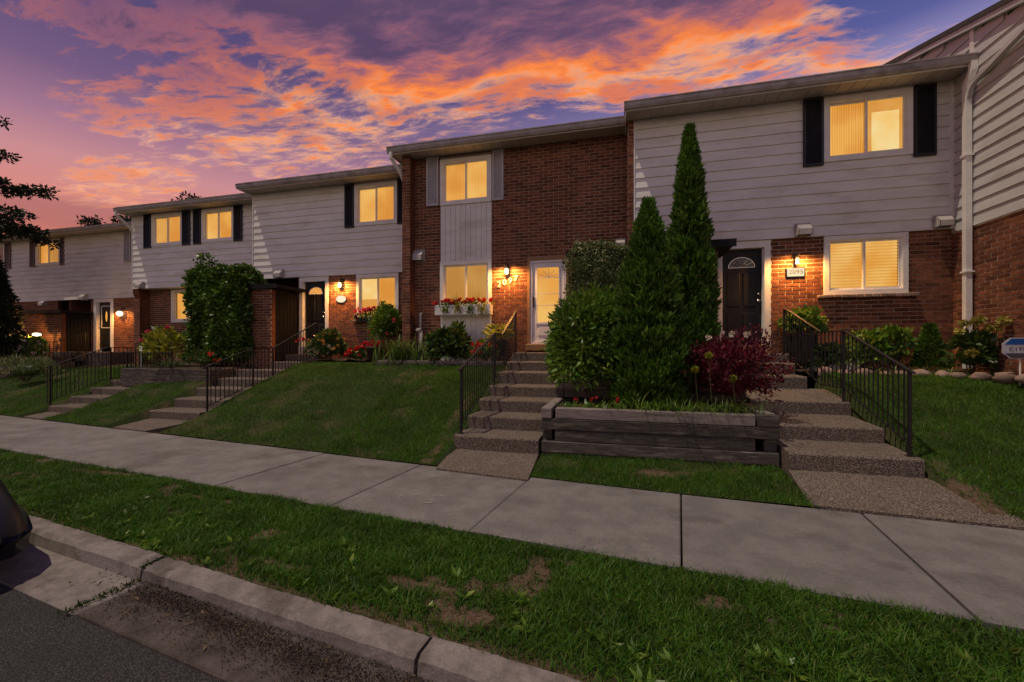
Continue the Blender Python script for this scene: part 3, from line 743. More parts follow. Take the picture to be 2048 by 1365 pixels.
def window(house, x0, x1, z0, z1, Yf, fill=('curtain', 'curtain'), case=.085, flip=False, lit=True):
    m = MB(); frame(m, x0, x1, z0, z1, case, Yf - .028, Yf + .10)
    frame(m, x0 + case, x1 - case, z0 + case, z1 - case, .012, Yf - .010, Yf + .09)
    win = m.build('window', M['trim'], house)
    a, b, c, d = x0 + case + .012, x1 - case - .012, z0 + case + .012, z1 - case - .012; mid = (a + b) / 2
    for k, (p, q) in enumerate(((a, mid + .018), (mid - .018, b))):
        y = Yf + (.045 if (k == 0) ^ flip else .012)
        s = MB(); frame(s, p, q, c, d, .036, y, y + .028); sa = s.build('sash', M['trim'], win)
        g = MB(); g.box(p + .034, q - .034, y + .010, y + .016, c + .034, d - .034); g.build('pane', M['glass'] if lit else M['dark_glass'], win)
    for k, (p, q) in enumerate(((a - .01, mid), (mid, b + .01))):
        kind = fill[k]
        if kind in ('curtain', 'curtain_pale', 'curtain_dim'):
            s = MB(); n = 28; vs = []
            for i in range(n + 1):
                x = p + (q - p) * i / n; y = Yf + .135 + .012 * math.sin(i * 1.35 + p * 9) + .006 * math.sin(i * .6)
                vs += [(x, y, c - .02), (x, y, d + .02)]
            s.add(vs, [(2 * i, 2 * i + 2, 2 * i + 3, 2 * i + 1) for i in range(n)]); s.build('curtain', M[kind], win, True)
        elif kind == 'blind':
            s = MB(); n = int((d - c) / .058)
            for i in range(n):
                z = c + (i + .5) * (d - c) / n
                s.add([(p + .01, Yf + .105, z - .019), (q - .01, Yf + .105, z - .019), (q - .01, Yf + .130, z + .019), (p + .01, Yf + .130, z + .019)], [(0, 1, 2, 3)])
            bl = s.build('blind', M['blind'], win); bl['kind'] = 'stuff'
            s = MB(); s.box(p, q, Yf + .15, Yf + .155, c - .02, d + .02); s.build('blind_backing', M['room_deep'], win)
        elif kind == 'room':
            s = MB(); s.box(p - .75, q + .75, Yf + .62, Yf + .64, c - .6, d + .55); s.build('room_wall', M['room_deep'], win)
            s = MB(); s.box(p + (q - p) * .52, q + .15, Yf + .50, Yf + .52, c - .5, d - .04); s.build('room_door', M['room'], win)
            s = MB(); s.box(p - .6, q + .6, Yf + .2, Yf + .66, d + .30, d + .32); s.build('room_ceiling', M['room'], win)
        elif kind == 'half':
            s = MB(); s.box(p, q, Yf + .15, Yf + .155, c - .02, d + .02); s.build('blind_backing', M['room_deep'], win)
            s = MB(); s.box(p + .03, q - .03, Yf + .11, Yf + .118, c + (d - c) * .45, d); s.build('blind', M['room'], win)
        elif kind == 'dark':
            s = MB(); s.box(p, q, Yf + .15, Yf + .16, c, d); s.build('curtain', M['shutter_white'], win)
    return win
def shutter(house, x0, x1, z0, z1, Yf, mat_):
    m = MB(); frame(m, x0, x1, z0, z1, .045, Yf - .045, Yf - .005); m.box(x0 + .04, x1 - .04, Yf - .018, Yf - .008, z0 + .04, z1 - .04)
    s = m.build('shutter', mat_, house)
    l = MB(); n = int((z1 - z0 - .09) / .042); h = (z1 - z0 - .09) / n
    for k in range(n):
        z = z0 + .045 + k * h
        l.add([(x0 + .045, Yf - .040, z), (x1 - .045, Yf - .040, z), (x1 - .045, Yf - .022, z + h * .95), (x0 + .045, Yf - .022, z + h * .95)], [(0, 1, 2, 3)])
    o = l.build('louvres', mat_, s); o['kind'] = 'stuff'
def vent(house, x, z, Yf, w=.24, h=.22, plane='Y'):
    m = MB(); d = .17
    m.box(x - w / 2 - .02, x + w / 2 + .02, Yf - .02, Yf + .02, z - h / 2 - .02, z + h / 2 + .03)
    m.prof([(Yf - .02, z + h / 2), (Yf - .07, z + h / 2), (Yf - d, z), (Yf - d, z - h / 2), (Yf - d + .012, z - h / 2), (Yf - d + .012, z - .01), (Yf - .07, z + h / 2 - .02), (Yf - .02, z + h / 2 - .02)], 'x', x - w / 2, x + w / 2)
    for s in (-1, 1):
        xx = x + s * (w / 2 - .004)
        m.prof([(Yf - .02, z + h / 2), (Yf - .07, z + h / 2), (Yf - d, z), (Yf - d, z - h / 2), (Yf - .02, z - h / 2)], 'x', xx - .005, xx + .005)
    m.build('vent_hood', M['vent'], house)
def storage(house, X0, X1, Y0, Y1, z0, zt, roof=(0, 0), void_side=None, n_ind=0):
    """brick bin store with a flat tarred roof, built against the house front"""
    brickwork(house, 'Y', X0, X1, z0, zt, Y0, (), n_ind, M['brick'], 'storage_wall')
    m = MB(); m.box(X0 + .001, X0 + .09, Y0 + .17, Y1 - .005, z0, zt + .02)
    if not void_side: m.box(X1 - .09, X1 - .001, Y0 + .17, Y1 - .005, z0, zt + .02)
    m.build('storage_side', M['brick'], house)
    m = MB(); m.box(X0 - .08 + roof[0], X1 + .10 + roof[1], Y0 - .12, Y1 - .01, zt + .03, zt + .12); r = m.build('storage_roof', M['black_roof'], house)
    m = MB(); m.box(X0 - .10 + roof[0], X1 + .12 + roof[1], Y0 - .145, Y0 - .121, zt + .0, zt + .135); m.build('roof_edge', M['black_paint'], r)
    if void_side:
        x = X1 if void_side > 0 else X0
        m = MB(); m.box(x - .06, x - .01, Y0 + .17, Y1 - .02, z0, zt + .02); d = m.build('storage_void', M['black_paint'], house)  # near-black sheet standing in for the shade inside the store's open side
        m = MB()
        for k in range(6):
            y = Y0 + .19 + k * (Y1 - Y0 - .22) / 6; m.box(x - .011, x + .004, y, y + (Y1 - Y0 - .22) / 6 - .012, z0 + .02, zt)
        o = m.build('void_board', M['black_paint'], d); o['kind'] = 'stuff'
def panel_door(house, x0, x1, z0, z1, Yf, fan='dark', knob=1, oval=False):
    m = MB(); m.box(x0, x1, Yf, Yf + .045, z0, z1); d = m.build('door', M['door_black'], house); w = x1 - x0; h = z1 - z0
    rows = ((.06, .34), (.40, .76)) if not oval else ((.06, .34),)
    for za, zb in rows:
        for a, b in ((.14, .46), (.54, .86)):
            p = MB(); p.bbox(x0 + w * a, x0 + w * b, Yf - .012, Yf + .01, z0 + h * za, z0 + h * zb, .011); p.build('door_panel', M['door_black'], d)
    if fan:
        c = ((x0 + x1) / 2, z0 + h * .815); r = w * .33; n = 18
        g = MB(); pts = [(c[0] + r * math.cos(t), c[1] + r * .85 * math.sin(t)) for t in np.linspace(0, math.pi, n)]
        g.add([(x, Yf - .003, z) for x, z in pts], [tuple(range(n))]); f = g.build('fanlight', M['room_deep'] if fan == 'lit' else M['dark_glass'], d)
        b = MB(); b.tube([(x, Yf - .008, z) for x, z in pts], .010, 6); b.tube([(c[0] - r, Yf - .008, c[1]), (c[0] + r, Yf - .008, c[1])], .010, 6)
        for t in np.linspace(0, math.pi, 7)[1:-1]: b.tube([(c[0] + r * .32 * math.cos(t), Yf - .008, c[1] + r * .28 * math.sin(t)), (c[0] + r * math.cos(t), Yf - .008, c[1] + r * .85 * math.sin(t))], .005, 5)
        b.tube([(c[0] + r * .32 * math.cos(t), Yf - .008, c[1] + r * .28 * math.sin(t)) for t in np.linspace(0, math.pi, 8)], .005, 5)
        b.build('fanlight_bars', M['chrome'] if fan == 'dark' else M['trim'], f)
    if oval:
        b = MB(); frame(b, x0 + w * .12, x1 - w * .10, z0 + h * .44, z0 + h * .94, .03, Yf - .02, Yf); b.build('door_moulding', M['trim'], d)
        g = MB(); n = 20; g.add([((x0 + x1) / 2 + .06 * math.cos(t), Yf - .004, z0 + h * .70 + .22 * math.sin(t)) for t in np.linspace(0, 6.283, n, False)], [tuple(range(n))[::-1]]); g.build('oval_light', M['room_deep'], d)
    xk = x1 - .07 if knob > 0 else x0 + .07
    for zz, rr in ((.46, .030), (.53, .022)):
        k = MB(); k.tube([(xk, Yf, z0 + h * zz), (xk, Yf - .035, z0 + h * zz), (xk, Yf - .06, z0 + h * zz)], [rr * .7, rr * .5, rr], 10); k.build('door_knob' if zz < .5 else 'door_lock', M['chrome'], d, True)
    return d
def door_frame(house, x0, x1, z0, z1, Yf, w=.11, top=.14, mat_=None, depth=.2):
    m = MB(); m.box(x0, x1, Yf, Yf + depth, z1 - top, z1); m.box(x0, x0 + w, Yf, Yf + depth, z0, z1 - top); m.box(x1 - w, x1, Yf, Yf + depth, z0, z1 - top)
    m.box(x0 + w, x0 + w + .02, Yf + .06, Yf + depth, z0, z1 - top); m.box(x1 - w - .02, x1 - w, Yf + .06, Yf + depth, z0, z1 - top)
    return m.build('door_frame', mat_ or M['trim'], house)
def downspout(house, pts, w=.075, name='downspout'):
    m = MB(); m.tube(pts, w * .62, 4); return m.build(name, M['trim'], house)

# ================================================================== the terrace
G_H = 'terraced houses in the row'
# ---- right white house ------------------------------------------------------------------
D = thing('townhouse', (3.0, 9.6, 1.0), 'white sided house over brick with black shutters and black door, behind the two cedars', 'house', G_H)
YD = 9.45
brickwork(D, 'Y', .29, 5.87, 1.0, 3.765, YD + .05, [(1.9, 2.9, .9, 3.9), (3.82, 5.18, 2.60, 3.9)], 300)
siding(D, 'Y', .30, 5.86, 3.77, ZS, YD, [(3.80, 5.23, 5.19, 6.42)])
m = MB(); m.box(.275, .299, YD - .012, YD + .05, 3.77, ZS - .002); m.build('corner_trim', M['trim'], D)
m = MB(); m.box(5.80, 5.866, YD - .014, YD + .02, 3.77, ZS - .002); m.build('corner_trim', M['trim'], D)
brickwork(D, 'Y', .15, .274, 1.0, ZS, YD - .01, (), 0, M['brick'], 'party_wall_front')
brickwork(D, 'X', YD + .16, 10.0, 3.6, ZS, .151, (), 0, M['brick'], 'party_wall_side')
eaves(D, .10, 5.86, YD)
body(D, .16, 5.86, YD)
window(D, 3.80, 5.23, 5.19, 6.42, YD, ('curtain', 'room'))
shutter(D, 3.45, 3.79, 5.13, 6.44, YD, M['shutter']); shutter(D, 5.24, 5.58, 5.13, 6.44, YD, M['shutter'])
window(D, 3.82, 5.18, 2.63, 3.762, YD + .04, ('blind', 'blind'))
m = MB()
q = random.Random(5); xs = np.linspace(3.70, 5.32, 14)
for a, b in zip(xs[:-1], xs[1:]): m.bbox(a, b + .002, YD - .06 + q.uniform(-.008, .008), YD + .045, 2.565 + q.uniform(-.006, .004), 2.628, .012)
m.build('window_sill', M['stone'], D)
door_frame(D, 1.9, 2.9, 1.5, 3.762, YD + .03)
panel_door(D, 2.03, 2.77, 1.67, 3.61, YD + .16, 'dark')
m = MB(); m.box(1.9, 2.9, YD + .02, YD + .24, 1.5, 1.67); m.build('threshold', M['oak'], D)
vent(D, 3.44, 3.90, YD); vent(D, 5.66, 3.90, YD, .22, .2)
storage(D, .32, 1.72, 8.45, YD + .04, 1.0, 3.42, (0, .16), 1)
downspout(D, [(5.80, 8.93, 6.47), (5.80, 8.93, 6.33), (5.78, 9.03, 6.12), (5.785, 9.03, 1.25)], .10)
m = MB()
for z in (2.9, 4.9): m.box(5.72, 5.85, 8.965, 9.095, z, z + .03)
m.build('downspout_strap', M['trim'], D)
# ---- brick house -------------------------------------------------------------------------
C = thing('townhouse', (-2.5, 10.1, 1.0), 'all brick house with white door and red flowered window box, number 2097', 'house', G_H)
YC = 10.0
brickwork(C, 'Y', -5.14, .15, 1.0, ZS, YC, [(-4.43, -3.07, 1.2, 6.40), (-2.15, -1.20, .9, 3.78)], 300, M['brick'])
brickwork(C, 'Y', -5.36, -5.141, 1.0, ZS, YC - .26, (), 0, M['brick'], 'party_wall_front')
m = MB(); m.box(-5.36, -5.142, YC - .095, YC + .9, 1.0, ZS - .002); m.build('party_wall', M['brick_dark'], C)
eaves(C, -5.60, .098, YC)
body(C, -5.35, .14, YC)
window(C, -4.43, -3.07, 5.21, 6.37, YC, ('curtain', 'curtain_pale'))
shutter(C, -4.80, -4.47, 5.22, 6.45, YC, M['shutter_white']); shutter(C, -3.05, -2.76, 5.22, 6.45, YC, M['shutter_white'])
window(C, -4.43, -3.07, 2.66, 3.79, YC, ('curtain_dim', 'curtain_dim'))
m = MB(); m.box(-4.43, -3.07, YC + .02, YC + .10, 3.79, 5.21); m.box(-4.43, -3.07, YC + .02, YC + .10, 1.2, 2.66); bp_ = m.build('panel', M['trim'], C)
for k in range(10):
    a = -4.43 + k * .136
    for za, zb in ((3.795, 5.20), (1.2, 2.655)):
        m = MB(); m.bbox(a + .004, a + .132, YC + .004, YC + .022, za, zb, .005); m.build('panel_board', M['siding'], bp_)
m = MB(); m.box(-2.17, -1.18, YC - .02, YC + .16, 3.70, 3.78); m.box(-2.17, -2.11, YC - .02, YC + .16, 1.70, 3.70); m.box(-1.24, -1.18, YC - .02, YC + .16, 1.70, 3.70); m.build('brick_mould', M['oak'], C)
m = MB(); frame(m, -2.11, -1.24, 1.70, 3.70, .055, YC + .0, YC + .10); df = m.build('door_frame', M['door_white'], C)
m = MB(); x0, x1 = -2.053, -1.297; frame(m, x0, x1, 1.757, 3.643, .10, YC + .03, YC + .065); m.box(x0 + .1, x1 - .1, YC + .03, YC + .065, 1.857, 2.22)
dr = m.build('door', M['door_white'], C)
p = MB(); p.bbox(x0 + .14, x1 - .14, YC + .015, YC + .035, 1.90, 2.14, .012); p.build('door_panel', M['door_white'], dr)
p = MB(); frame(p, x0 + .095, x1 - .095, 2.20, 3.55, .025, YC + .018, YC + .04)
for z in (2.62, 2.90, 3.28): p.box(x0 + .1, x1 - .1, YC + .025, YC + .045, z - .008, z + .008)
p.box(x0 + .08, x1 - .08, YC + .005, YC + .03, 2.17, 2.215); p.build('glazing_bar', M['door_white'], dr)
p = MB(); p.box(x0 + .1, x1 - .1, YC + .048, YC + .053, 2.22, 3.54); p.build('pane', M['glass'], dr)
p = MB(); p.box(x0 + .06, x1 - .06, YC + .13, YC + .135, 1.8, 3.28); p.build('inner_door', M['curtain_pale'], dr)
p = MB(); p.box(x0 + .06, x1 - .06, YC + .125, YC + .13, 3.28, 3.6); p.build('fanlight', M['curtain'], dr)
p = MB(); cx = (x0 + x1) / 2
for t in np.linspace(.35, math.pi - .35, 5): p.tube([(cx, YC + .118, 3.31), (cx + .24 * math.cos(t), YC + .118, 3.31 + .2 * math.sin(t))], .006, 5)
p.build('fanlight_bars', M['trim'], dr)
p = MB()
for z in (2.62, 2.70, 2.78): p.tube([(x0 + .03, YC + .03, z), (x0 + .03, YC + .0, z)], .018, 10)
p.box(x0 + .012, x0 + .048, YC + .012, YC + .03, 2.58, 2.83); p.build('door_handle', M['iron'], dr)
m = MB(); m.bbox(-2.19, -1.16, YC - .14, YC - .001, 1.545, 1.70, .01); m.build('threshold', M['oak'], C)
vent(C, -5.0, 3.97, YC, .26, .26); vent(C, .0, 3.97, YC, .2, .2)
storage(C, -1.0, .12, 8.98, YC, 1.0, 3.50, (0, -.12))
downspout(C, [(-5.52, 9.47, 6.46), (-5.52, 9.47, 6.33), (-5.40, 9.72, 6.05), (-5.39, 9.92, 5.85)], .08)
# ---- white house left of the brick one -----------------------------------------------------
B = thing('townhouse', (-8.5, 11.1, 1.0), 'white sided house with lit fanlight over its black door and oval number plate', 'house', G_H)
YB = 11.0
brickwork(B, 'Y', -9.62, -5.37, 1.0, 3.775, YB + .05, [(-9.56, -8.53, .9, 3.9), (-7.56, -6.18, 2.42, 3.9)], 180)
siding(B, 'Y', -11.25, -5.37, 3.78, ZS, YB, [(-7.60, -6.20, 5.19, 6.40)])
m = MB(); m.box(-11.275, -11.251, YB - .012, YB + .05, 3.78, ZS - .002); m.build('corner_trim', M['trim'], B)
eaves(B, -11.32, -5.37, YB)
body(B, -11.24, -5.38, YB)
window(B, -7.60, -6.20, 5.19, 6.40, YB, ('curtain_pale', 'curtain'))
shutter(B, -7.92, -7.61, 5.16, 6.44, YB, M['shutter']); shutter(B, -6.19, -5.88, 5.16, 6.44, YB, M['shutter'])
window(B, -7.56, -6.18, 2.44, 3.77, YB + .04, ('half', 'curtain'))
m = MB(); m.bbox(-7.68, -6.06, YB - .10, YB + .04, 2.37, 2.435, .012); m.build('window_sill', M['stone'], B)
door_frame(B, -9.56, -8.53, 1.5, 3.772, YB + .03)
panel_door(B, -9.40, -8.66, 1.65, 3.62, YB + .12, 'lit')
m = MB(); m.box(-9.56, -8.53, YB + .0, YB + .24, 1.42, 1.65); m.build('threshold', M['trim'], B)
vent(B, -10.22, 3.90, YB, .26, .24)
storage(B, -11.2, -9.62, 10.0, YB + .04, 1.0, 3.28, (0, .2), 1)
# ---- next house, vine-covered store -----------------------------------------------------
A = thing('townhouse', (-14.3, 11.8, .9), 'white sided house with two shuttered windows above, vine covered store in front', 'house', G_H)
YA = 11.7
brickwork(A, 'Y', -17.14, -11.26, .9, 3.78, YA + .4, [(-16.05, -14.65, 2.55, 3.75)], 0)
brickwork(A, 'Y', -17.42, -17.141, .9, 3.45, YA + .06, (), 0, M['brick'], 'party_wall_front')
m = MB(); m.prof([(YA + .10, 3.45), (YA + .02, 3.62), (YA + .02, 3.775), (YA + .5, 3.775), (YA + .5, 3.45)], 'x', -17.42, -17.141); m.box(-17.41, -17.15, YA + .22, YA + .6, .9, 3.45); m.build('corbel', M['brick'], A)
siding(A, 'Y', -17.40, -11.28, 3.78, ZS, YA, [(-16.46, -15.03, 5.28, 6.42), (-14.16, -12.77, 5.28, 6.42)])
m = MB(); m.box(-17.425, -17.401, YA - .012, YA + .05, 3.78, ZS - .002); m.box(-17.4, -11.28, YA + .16, YA + .42, 3.785, 3.81); m.build('corner_trim', M['trim'], A)
eaves(A, -17.47, -11.33, YA)
body(A, -17.39, -11.3, YA + .4)
window(A, -16.46, -15.03, 5.28, 6.42, YA, ('room', 'curtain')); window(A, -14.16, -12.77, 5.28, 6.42, YA, ('curtain_pale', 'curtain'))
for a, b in ((-16.82, -16.47), (-15.02, -14.67), (-14.52, -14.17), (-12.76, -12.41)): shutter(A, a, b, 5.24, 6.45, YA, M['shutter'])
window(A, -16.05, -14.65, 2.55, 3.75, YA + .39, ('curtain', 'curtain_dim'))
vent(A, -16.95, 3.9, YA, .26, .22)
storage(A, -12.75, -11.3, 10.5, YA + .39, .9, 3.3)
downspout(A, [(-17.40, 11.17, 6.46), (-17.40, 11.17, 6.35), (-17.33, 11.55, 6.02), (-17.36, 11.66, 5.9)], .08)
# ---- far houses ---------------------------------------------------------------------------
Z = thing('townhouse', (-20.4, 13.2, .8), 'far white sided house with a dark door framed in white and a lit porch lamp', 'house', G_H)
YZ = 13.1
brickwork(Z, 'Y', -21.95, -17.5, .8, 3.70, YZ + .05, [(-21.75, -20.62, .7, 3.9)], 0)
siding(Z, 'Y', -23.45, -17.5, 3.70, ZS, YZ, [(-19.48, -18.1, 5.19, 6.40)])
eaves(Z, -23.47, -17.5, YZ, left_end=False)
body(Z, -23.44, -17.5, YZ)
window(Z, -19.48, -18.1, 5.19, 6.40, YZ, ('curtain', 'curtain')); shutter(Z, -19.92, -19.55, 5.17, 6.42, YZ, M['shutter_white'])
door_frame(Z, -21.75, -20.62, 1.4, 3.69, YZ + .03, .16)
panel_door(Z, -21.55, -20.78, 1.62, 3.52, YZ + .14, None, -1, True)
vent(Z, -22.2, 3.78, YZ, .3, .24)
storage(Z, -24.1, -21.95, 12.15, YZ + .04, .8, 3.02, (0, .1), 1)
Yh_ = thing('townhouse', (-26.5, 13.3, .8), 'farthest house with one lit upper window between brown shutters, partly behind the conifer', 'house', G_H)
brickwork(Yh_, 'Y', -29.5, -24.1, .8, 3.70, YZ + .12, (), 0, M['brick'])
siding(Yh_, 'Y', -29.5, -23.47, 3.70, ZS, YZ + .06, [(-25.35, -23.80, 5.27, 6.40), (-28.9, -27.4, 5.27, 6.40)])
eaves(Yh_, -29.6, -23.475, YZ + .06, left_end=True)
body(Yh_, -29.48, -23.48, YZ + .06)
window(Yh_, -25.35, -23.80, 5.27, 6.40, YZ + .06, ('curtain', 'curtain_dim')); window(Yh_, -28.9, -27.4, 5.27, 6.40, YZ + .06, ('dark', 'dark'), lit=False)
for a, b in ((-25.7, -25.37), (-23.78, -23.5), (-27.38, -27.0)): shutter(Yh_, a, b, 5.24, 6.42, YZ + .06, M['shutter_brown'])
vent(Yh_, -24.9, 3.6, YZ + .12, .3, .2)
# ---- end house standing forward on the right -----------------------------------------------
Eh = thing('townhouse', (7.5, 9.0, 1.0), 'tall white sided gable wall over brick that stands forward on the right', 'house', G_H)
XE = 5.87
rz = lambda Y: 7.80 - (11.0 - Y) * .32
brickwork(Eh, 'X', 6.4, 12.5, .9, 3.68, XE, (), 300)
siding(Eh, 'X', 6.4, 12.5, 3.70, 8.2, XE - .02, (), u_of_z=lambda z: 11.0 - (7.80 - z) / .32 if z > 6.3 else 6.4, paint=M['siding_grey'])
m = MB(); m.box(XE + .001, XE + .2, 6.4, 12.5, 3.68, 3.70); m.box(XE - .035, XE + .0, 8.98, 9.06, 6.62, 7.12); m.build('trim_board', M['trim'], Eh)
m = MB(); m.add([(XE - .12, 5.9, rz(5.9)), (11, 5.9, rz(5.9)), (11, 12.6, rz(12.6)), (XE - .12, 12.6, rz(12.6)), (XE - .12, 5.9, rz(5.9) + .09), (11, 5.9, rz(5.9) + .09), (11, 12.6, rz(12.6) + .09), (XE - .12, 12.6, rz(12.6) + .09)],
                [(0, 3, 2, 1), (4, 5, 6, 7), (0, 1, 5, 4), (1, 2, 6, 5), (2, 3, 7, 6), (3, 0, 4, 7)]); m.build('roof', M['roof'], Eh)
m = MB(); m.add([(XE - .10, 5.9, rz(5.9) - .10), (XE - .03, 5.9, rz(5.9) - .10), (XE - .03, 12.5, rz(12.5) - .10), (XE - .10, 12.5, rz(12.5) - .10), (XE - .10, 5.9, rz(5.9) - .002), (XE - .03, 5.9, rz(5.9) - .002), (XE - .03, 12.5, rz(12.5) - .002), (XE - .10, 12.5, rz(12.5) - .002)],
                [(0, 3, 2, 1), (4, 5, 6, 7), (0, 1, 5, 4), (1, 2, 6, 5), (2, 3, 7, 6), (3, 0, 4, 7)]); m.build('verge_board', M['siding_grey'], Eh)
m = MB(); m.box(XE + .16, 11, 6.4, 12.5, .9, 6.2); m.build('body', M['brick_dark'], Eh)
m = MB(); m.tube([(5.79, 6.6, 6.655), (5.79, 8.90, 6.10)], .055, 4); m.tube([(5.79, 8.88, 6.12), (5.785, 8.97, 6.03), (5.785, 9.03, 5.86)], .055, 4); m.build('rain_pipe', M['siding_grey'], Eh)

# ================================================================== stairs, walks and railings
def step(parent, x0, x1, y0, y1, z0, z1, rise=0., mat_=None, name='step'):
    """cast step with a rounded nose; its tread climbs by rise towards the back"""
    m = MB(); b = .022; q = random.Random(int(x0 * 91 + y0 * 37)); n = 7
    vs = []
    for i in range(n):
        x = x0 + (x1 - x0) * i / (n - 1); j = q.uniform(-.006, .006)
        vs += [(x, y0 + j, z0), (x, y0 + j, z1 - b), (x, y0 + b * .4 + j, z1 - b * .35), (x, y0 + b + j, z1), (x, y1, z1 + rise), (x, y1, z0)]
    k = 6; fs = [tuple(range(k))[::-1], tuple(range((n - 1) * k, n * k))]
    for i in range(n - 1): fs += [(i * k + a, i * k + (a + 1) % k, (i + 1) * k + (a + 1) % k, (i + 1) * k + a)[::-1] for a in range(k)]
    m.add(vs, fs); return m.build(name, mat_ or M['aggregate'], parent)
def walk(name, poly, z, label, group='concrete walks from the sidewalk to the steps'):
    m = MB(); m.prism(poly, [v - .12 for v in z], z); o = m.build(name, M['aggregate']); tag(o, label, 'walkway', group); return struct(o)
SG = 'flights of aggregate steps'
sC = thing('staircase', (-1.8, 6.0, .1), 'long flight of pebbled concrete steps up to the white door', 'stairs', SG)
zc = [.30, .50, .70, .89, 1.12, 1.31, 1.505]
for k in range(7):
    y0 = 5.95 + .58 * k; y1 = y0 + .62 if k < 6 else 9.86
    step(sC, -2.42 + .012 * (k % 2), -1.135, y0, y1, zc[k] - .30, zc[k])
walk('walkway', [(-2.36, 5.18), (-1.08, 5.0), (-1.135, 6.02), (-2.43, 6.02)], [.02, .02, .10, .10], 'short pebbled walk in front of the white door steps')
sD = thing('staircase', (2.6, 5.8, .1), 'wide pebbled steps rising past the timber planter to the black door at the right', 'stairs', SG)
for (x0, x1, y0, y1, z0, z1, ri) in ((1.955, 3.30, 5.76, 6.5, 0, .35, .03), (1.955, 3.27, 6.45, 7.36, .2, .57, .04), (1.955, 3.30, 7.32, 8.2, .4, .80, .12), (1.955, 3.04, 8.15, 8.64, .6, 1.12, .01), (1.955, 3.02, 8.6, 8.98, .8, 1.33, .01), (1.955, 3.05, 8.95, 9.46, .9, 1.50, 0)):
    step(sD, x0, x1, y0, y1, z0, z1, ri)
walk('walkway', [(1.86, 4.90), (3.62, 4.735), (3.31, 5.80), (1.955, 5.80)], [.02, .02, .15, .15], 'pebbled walk that widens to the sidewalk below the right hand steps')
sB = thing('staircase', (-9.4, 7.2, .05), 'steps climbing beside the big lawn to the door with the lit fanlight', 'stairs', SG)
for k in range(7):
    y0 = 7.15 + .55 * k; step(sB, -10.15 if k < 5 else -9.55, -8.72 + .04 * k if k < 6 else -8.45, y0, y0 + .60, .22 + .2 * k - .35, .22 + .2 * k)
step(sB, -9.6, -8.45, 10.99, 11.1, 1.0, 1.42)
walk('walkway', [(-9.85, 6.28), (-8.8, 6.14), (-8.76, 7.2), (-10.1, 7.2)], [.02, .02, .05, .05], 'short walk below the steps beside the big lawn')
sA = thing('staircase', (-13.2, 7.3, .05), 'short flight of steps on the left below the vine covered house', 'stairs', SG)
for k in range(4): step(sA, -13.55 - .12 * k, -12.35 - .10 * k, 7.25 + .5 * k, 7.25 + .5 * k + .56, .20 + .17 * k - .3, .20 + .17 * k)
step(sA, -13.9, -12.7, 9.2, 11.9, .4, .80, .1, name='landing')
walk('walkway', [(-13.4, 6.74), (-12.4, 6.60), (-12.35, 7.3), (-13.55, 7.3)], [.02, .02, .05, .05], 'short walk below the steps at the left')
sZ = thing('staircase', (-20.9, 9.5, .4), 'farthest steps up to the dark door framed in white', 'stairs', SG)
for k in range(4): step(sZ, -21.6, -20.55, 9.9 + .6 * k, 10.6 + .6 * k, .5 + .2 * k, .95 + .17 * k)
step(sZ, -21.8, -19.4, 12.2, 13.1, .7, 1.45, name='landing')

_bal = {}
def railing(label, pts, posts, h=.80, drop=.06, sp=.105, group='black iron stair railings'):
    """pts: top-rail polyline. posts: (x, y, z_foot, z_top)"""
    t = thing('railing', (posts[0][0], posts[0][1], posts[0][2]), label, 'railing', group)
    V = [Vector(p) for p in pts]
    m = MB()
    for a, b in zip(V[:-1], V[1:]):
        d = (b - a).normalized(); s = d.cross(Vector((0, 0, 1))).normalized() * .021; u = Vector((0, 0, .009)); a2, b2 = a - d * .01, b + d * .01
        m.add([a2 - s - u, a2 + s - u, a2 + s + u, a2 - s + u, b2 - s - u, b2 + s - u, b2 + s + u, b2 - s + u], [(0, 1, 2, 3), (7, 6, 5, 4), (0, 4, 5, 1), (1, 5, 6, 2), (2, 6, 7, 3), (3, 7, 4, 0)])
    m.build('handrail', M['iron'], t)
    m = MB(); m.tube([v - Vector((0, 0, h + drop)) for v in V], .011, 4); m.build('bottom_rail', M['iron'], t)
    key = round(h + drop, 3)
    if key not in _bal:
        b = MB(); b.tube([(0, 0, -h - drop), (0, 0, -.006)], .0095, 4); _bal[key] = b.mesh('baluster', M['iron'])
    acc = sp * .5
    for a, b in zip(V[:-1], V[1:]):
        L = math.hypot(b.x - a.x, b.y - a.y)
        while acc < L:
            p = a.lerp(b, acc / L)
            if all(math.hypot(p.x - q_[0], p.y - q_[1]) > .045 for q_ in posts): o = link('baluster', _bal[key], t); o.location = p
            acc += sp
        acc -= L
    for x, y, z0, z1 in posts:
        m = MB(); m.box(x - .016, x + .016, y - .016, y + .016, z0, z1 - .008); m.box(x - .045, x + .045, y - .045, y + .045, z0 - .002, z0 + .008); m.build('post', M['iron'], t)
    return t
railing('black iron railing on the left of the steps to the white door', [(-2.36, 6.02, 1.27), (-2.36, 7.86, 1.89), (-2.36, 8.42, 1.885), (-2.36, 9.62, 2.46)],
        [(-2.36, 6.10, .30, 1.29), (-2.36, 7.86, .89, 1.89), (-2.36, 9.60, 1.5, 2.46)])
railing('black iron railing on the right of the steps beside the timber planter', [(3.24, 5.84, 1.32), (3.24, 7.38, 1.86), (3.18, 8.02, 1.87), (3.03, 9.0, 2.32), (3.0, 9.12, 2.33)],
        [(3.24, 5.90, .35, 1.34), (3.24, 7.40, .80, 1.86), (3.14, 8.27, 1.12, 1.97), (3.01, 9.10, 1.50, 2.33)])
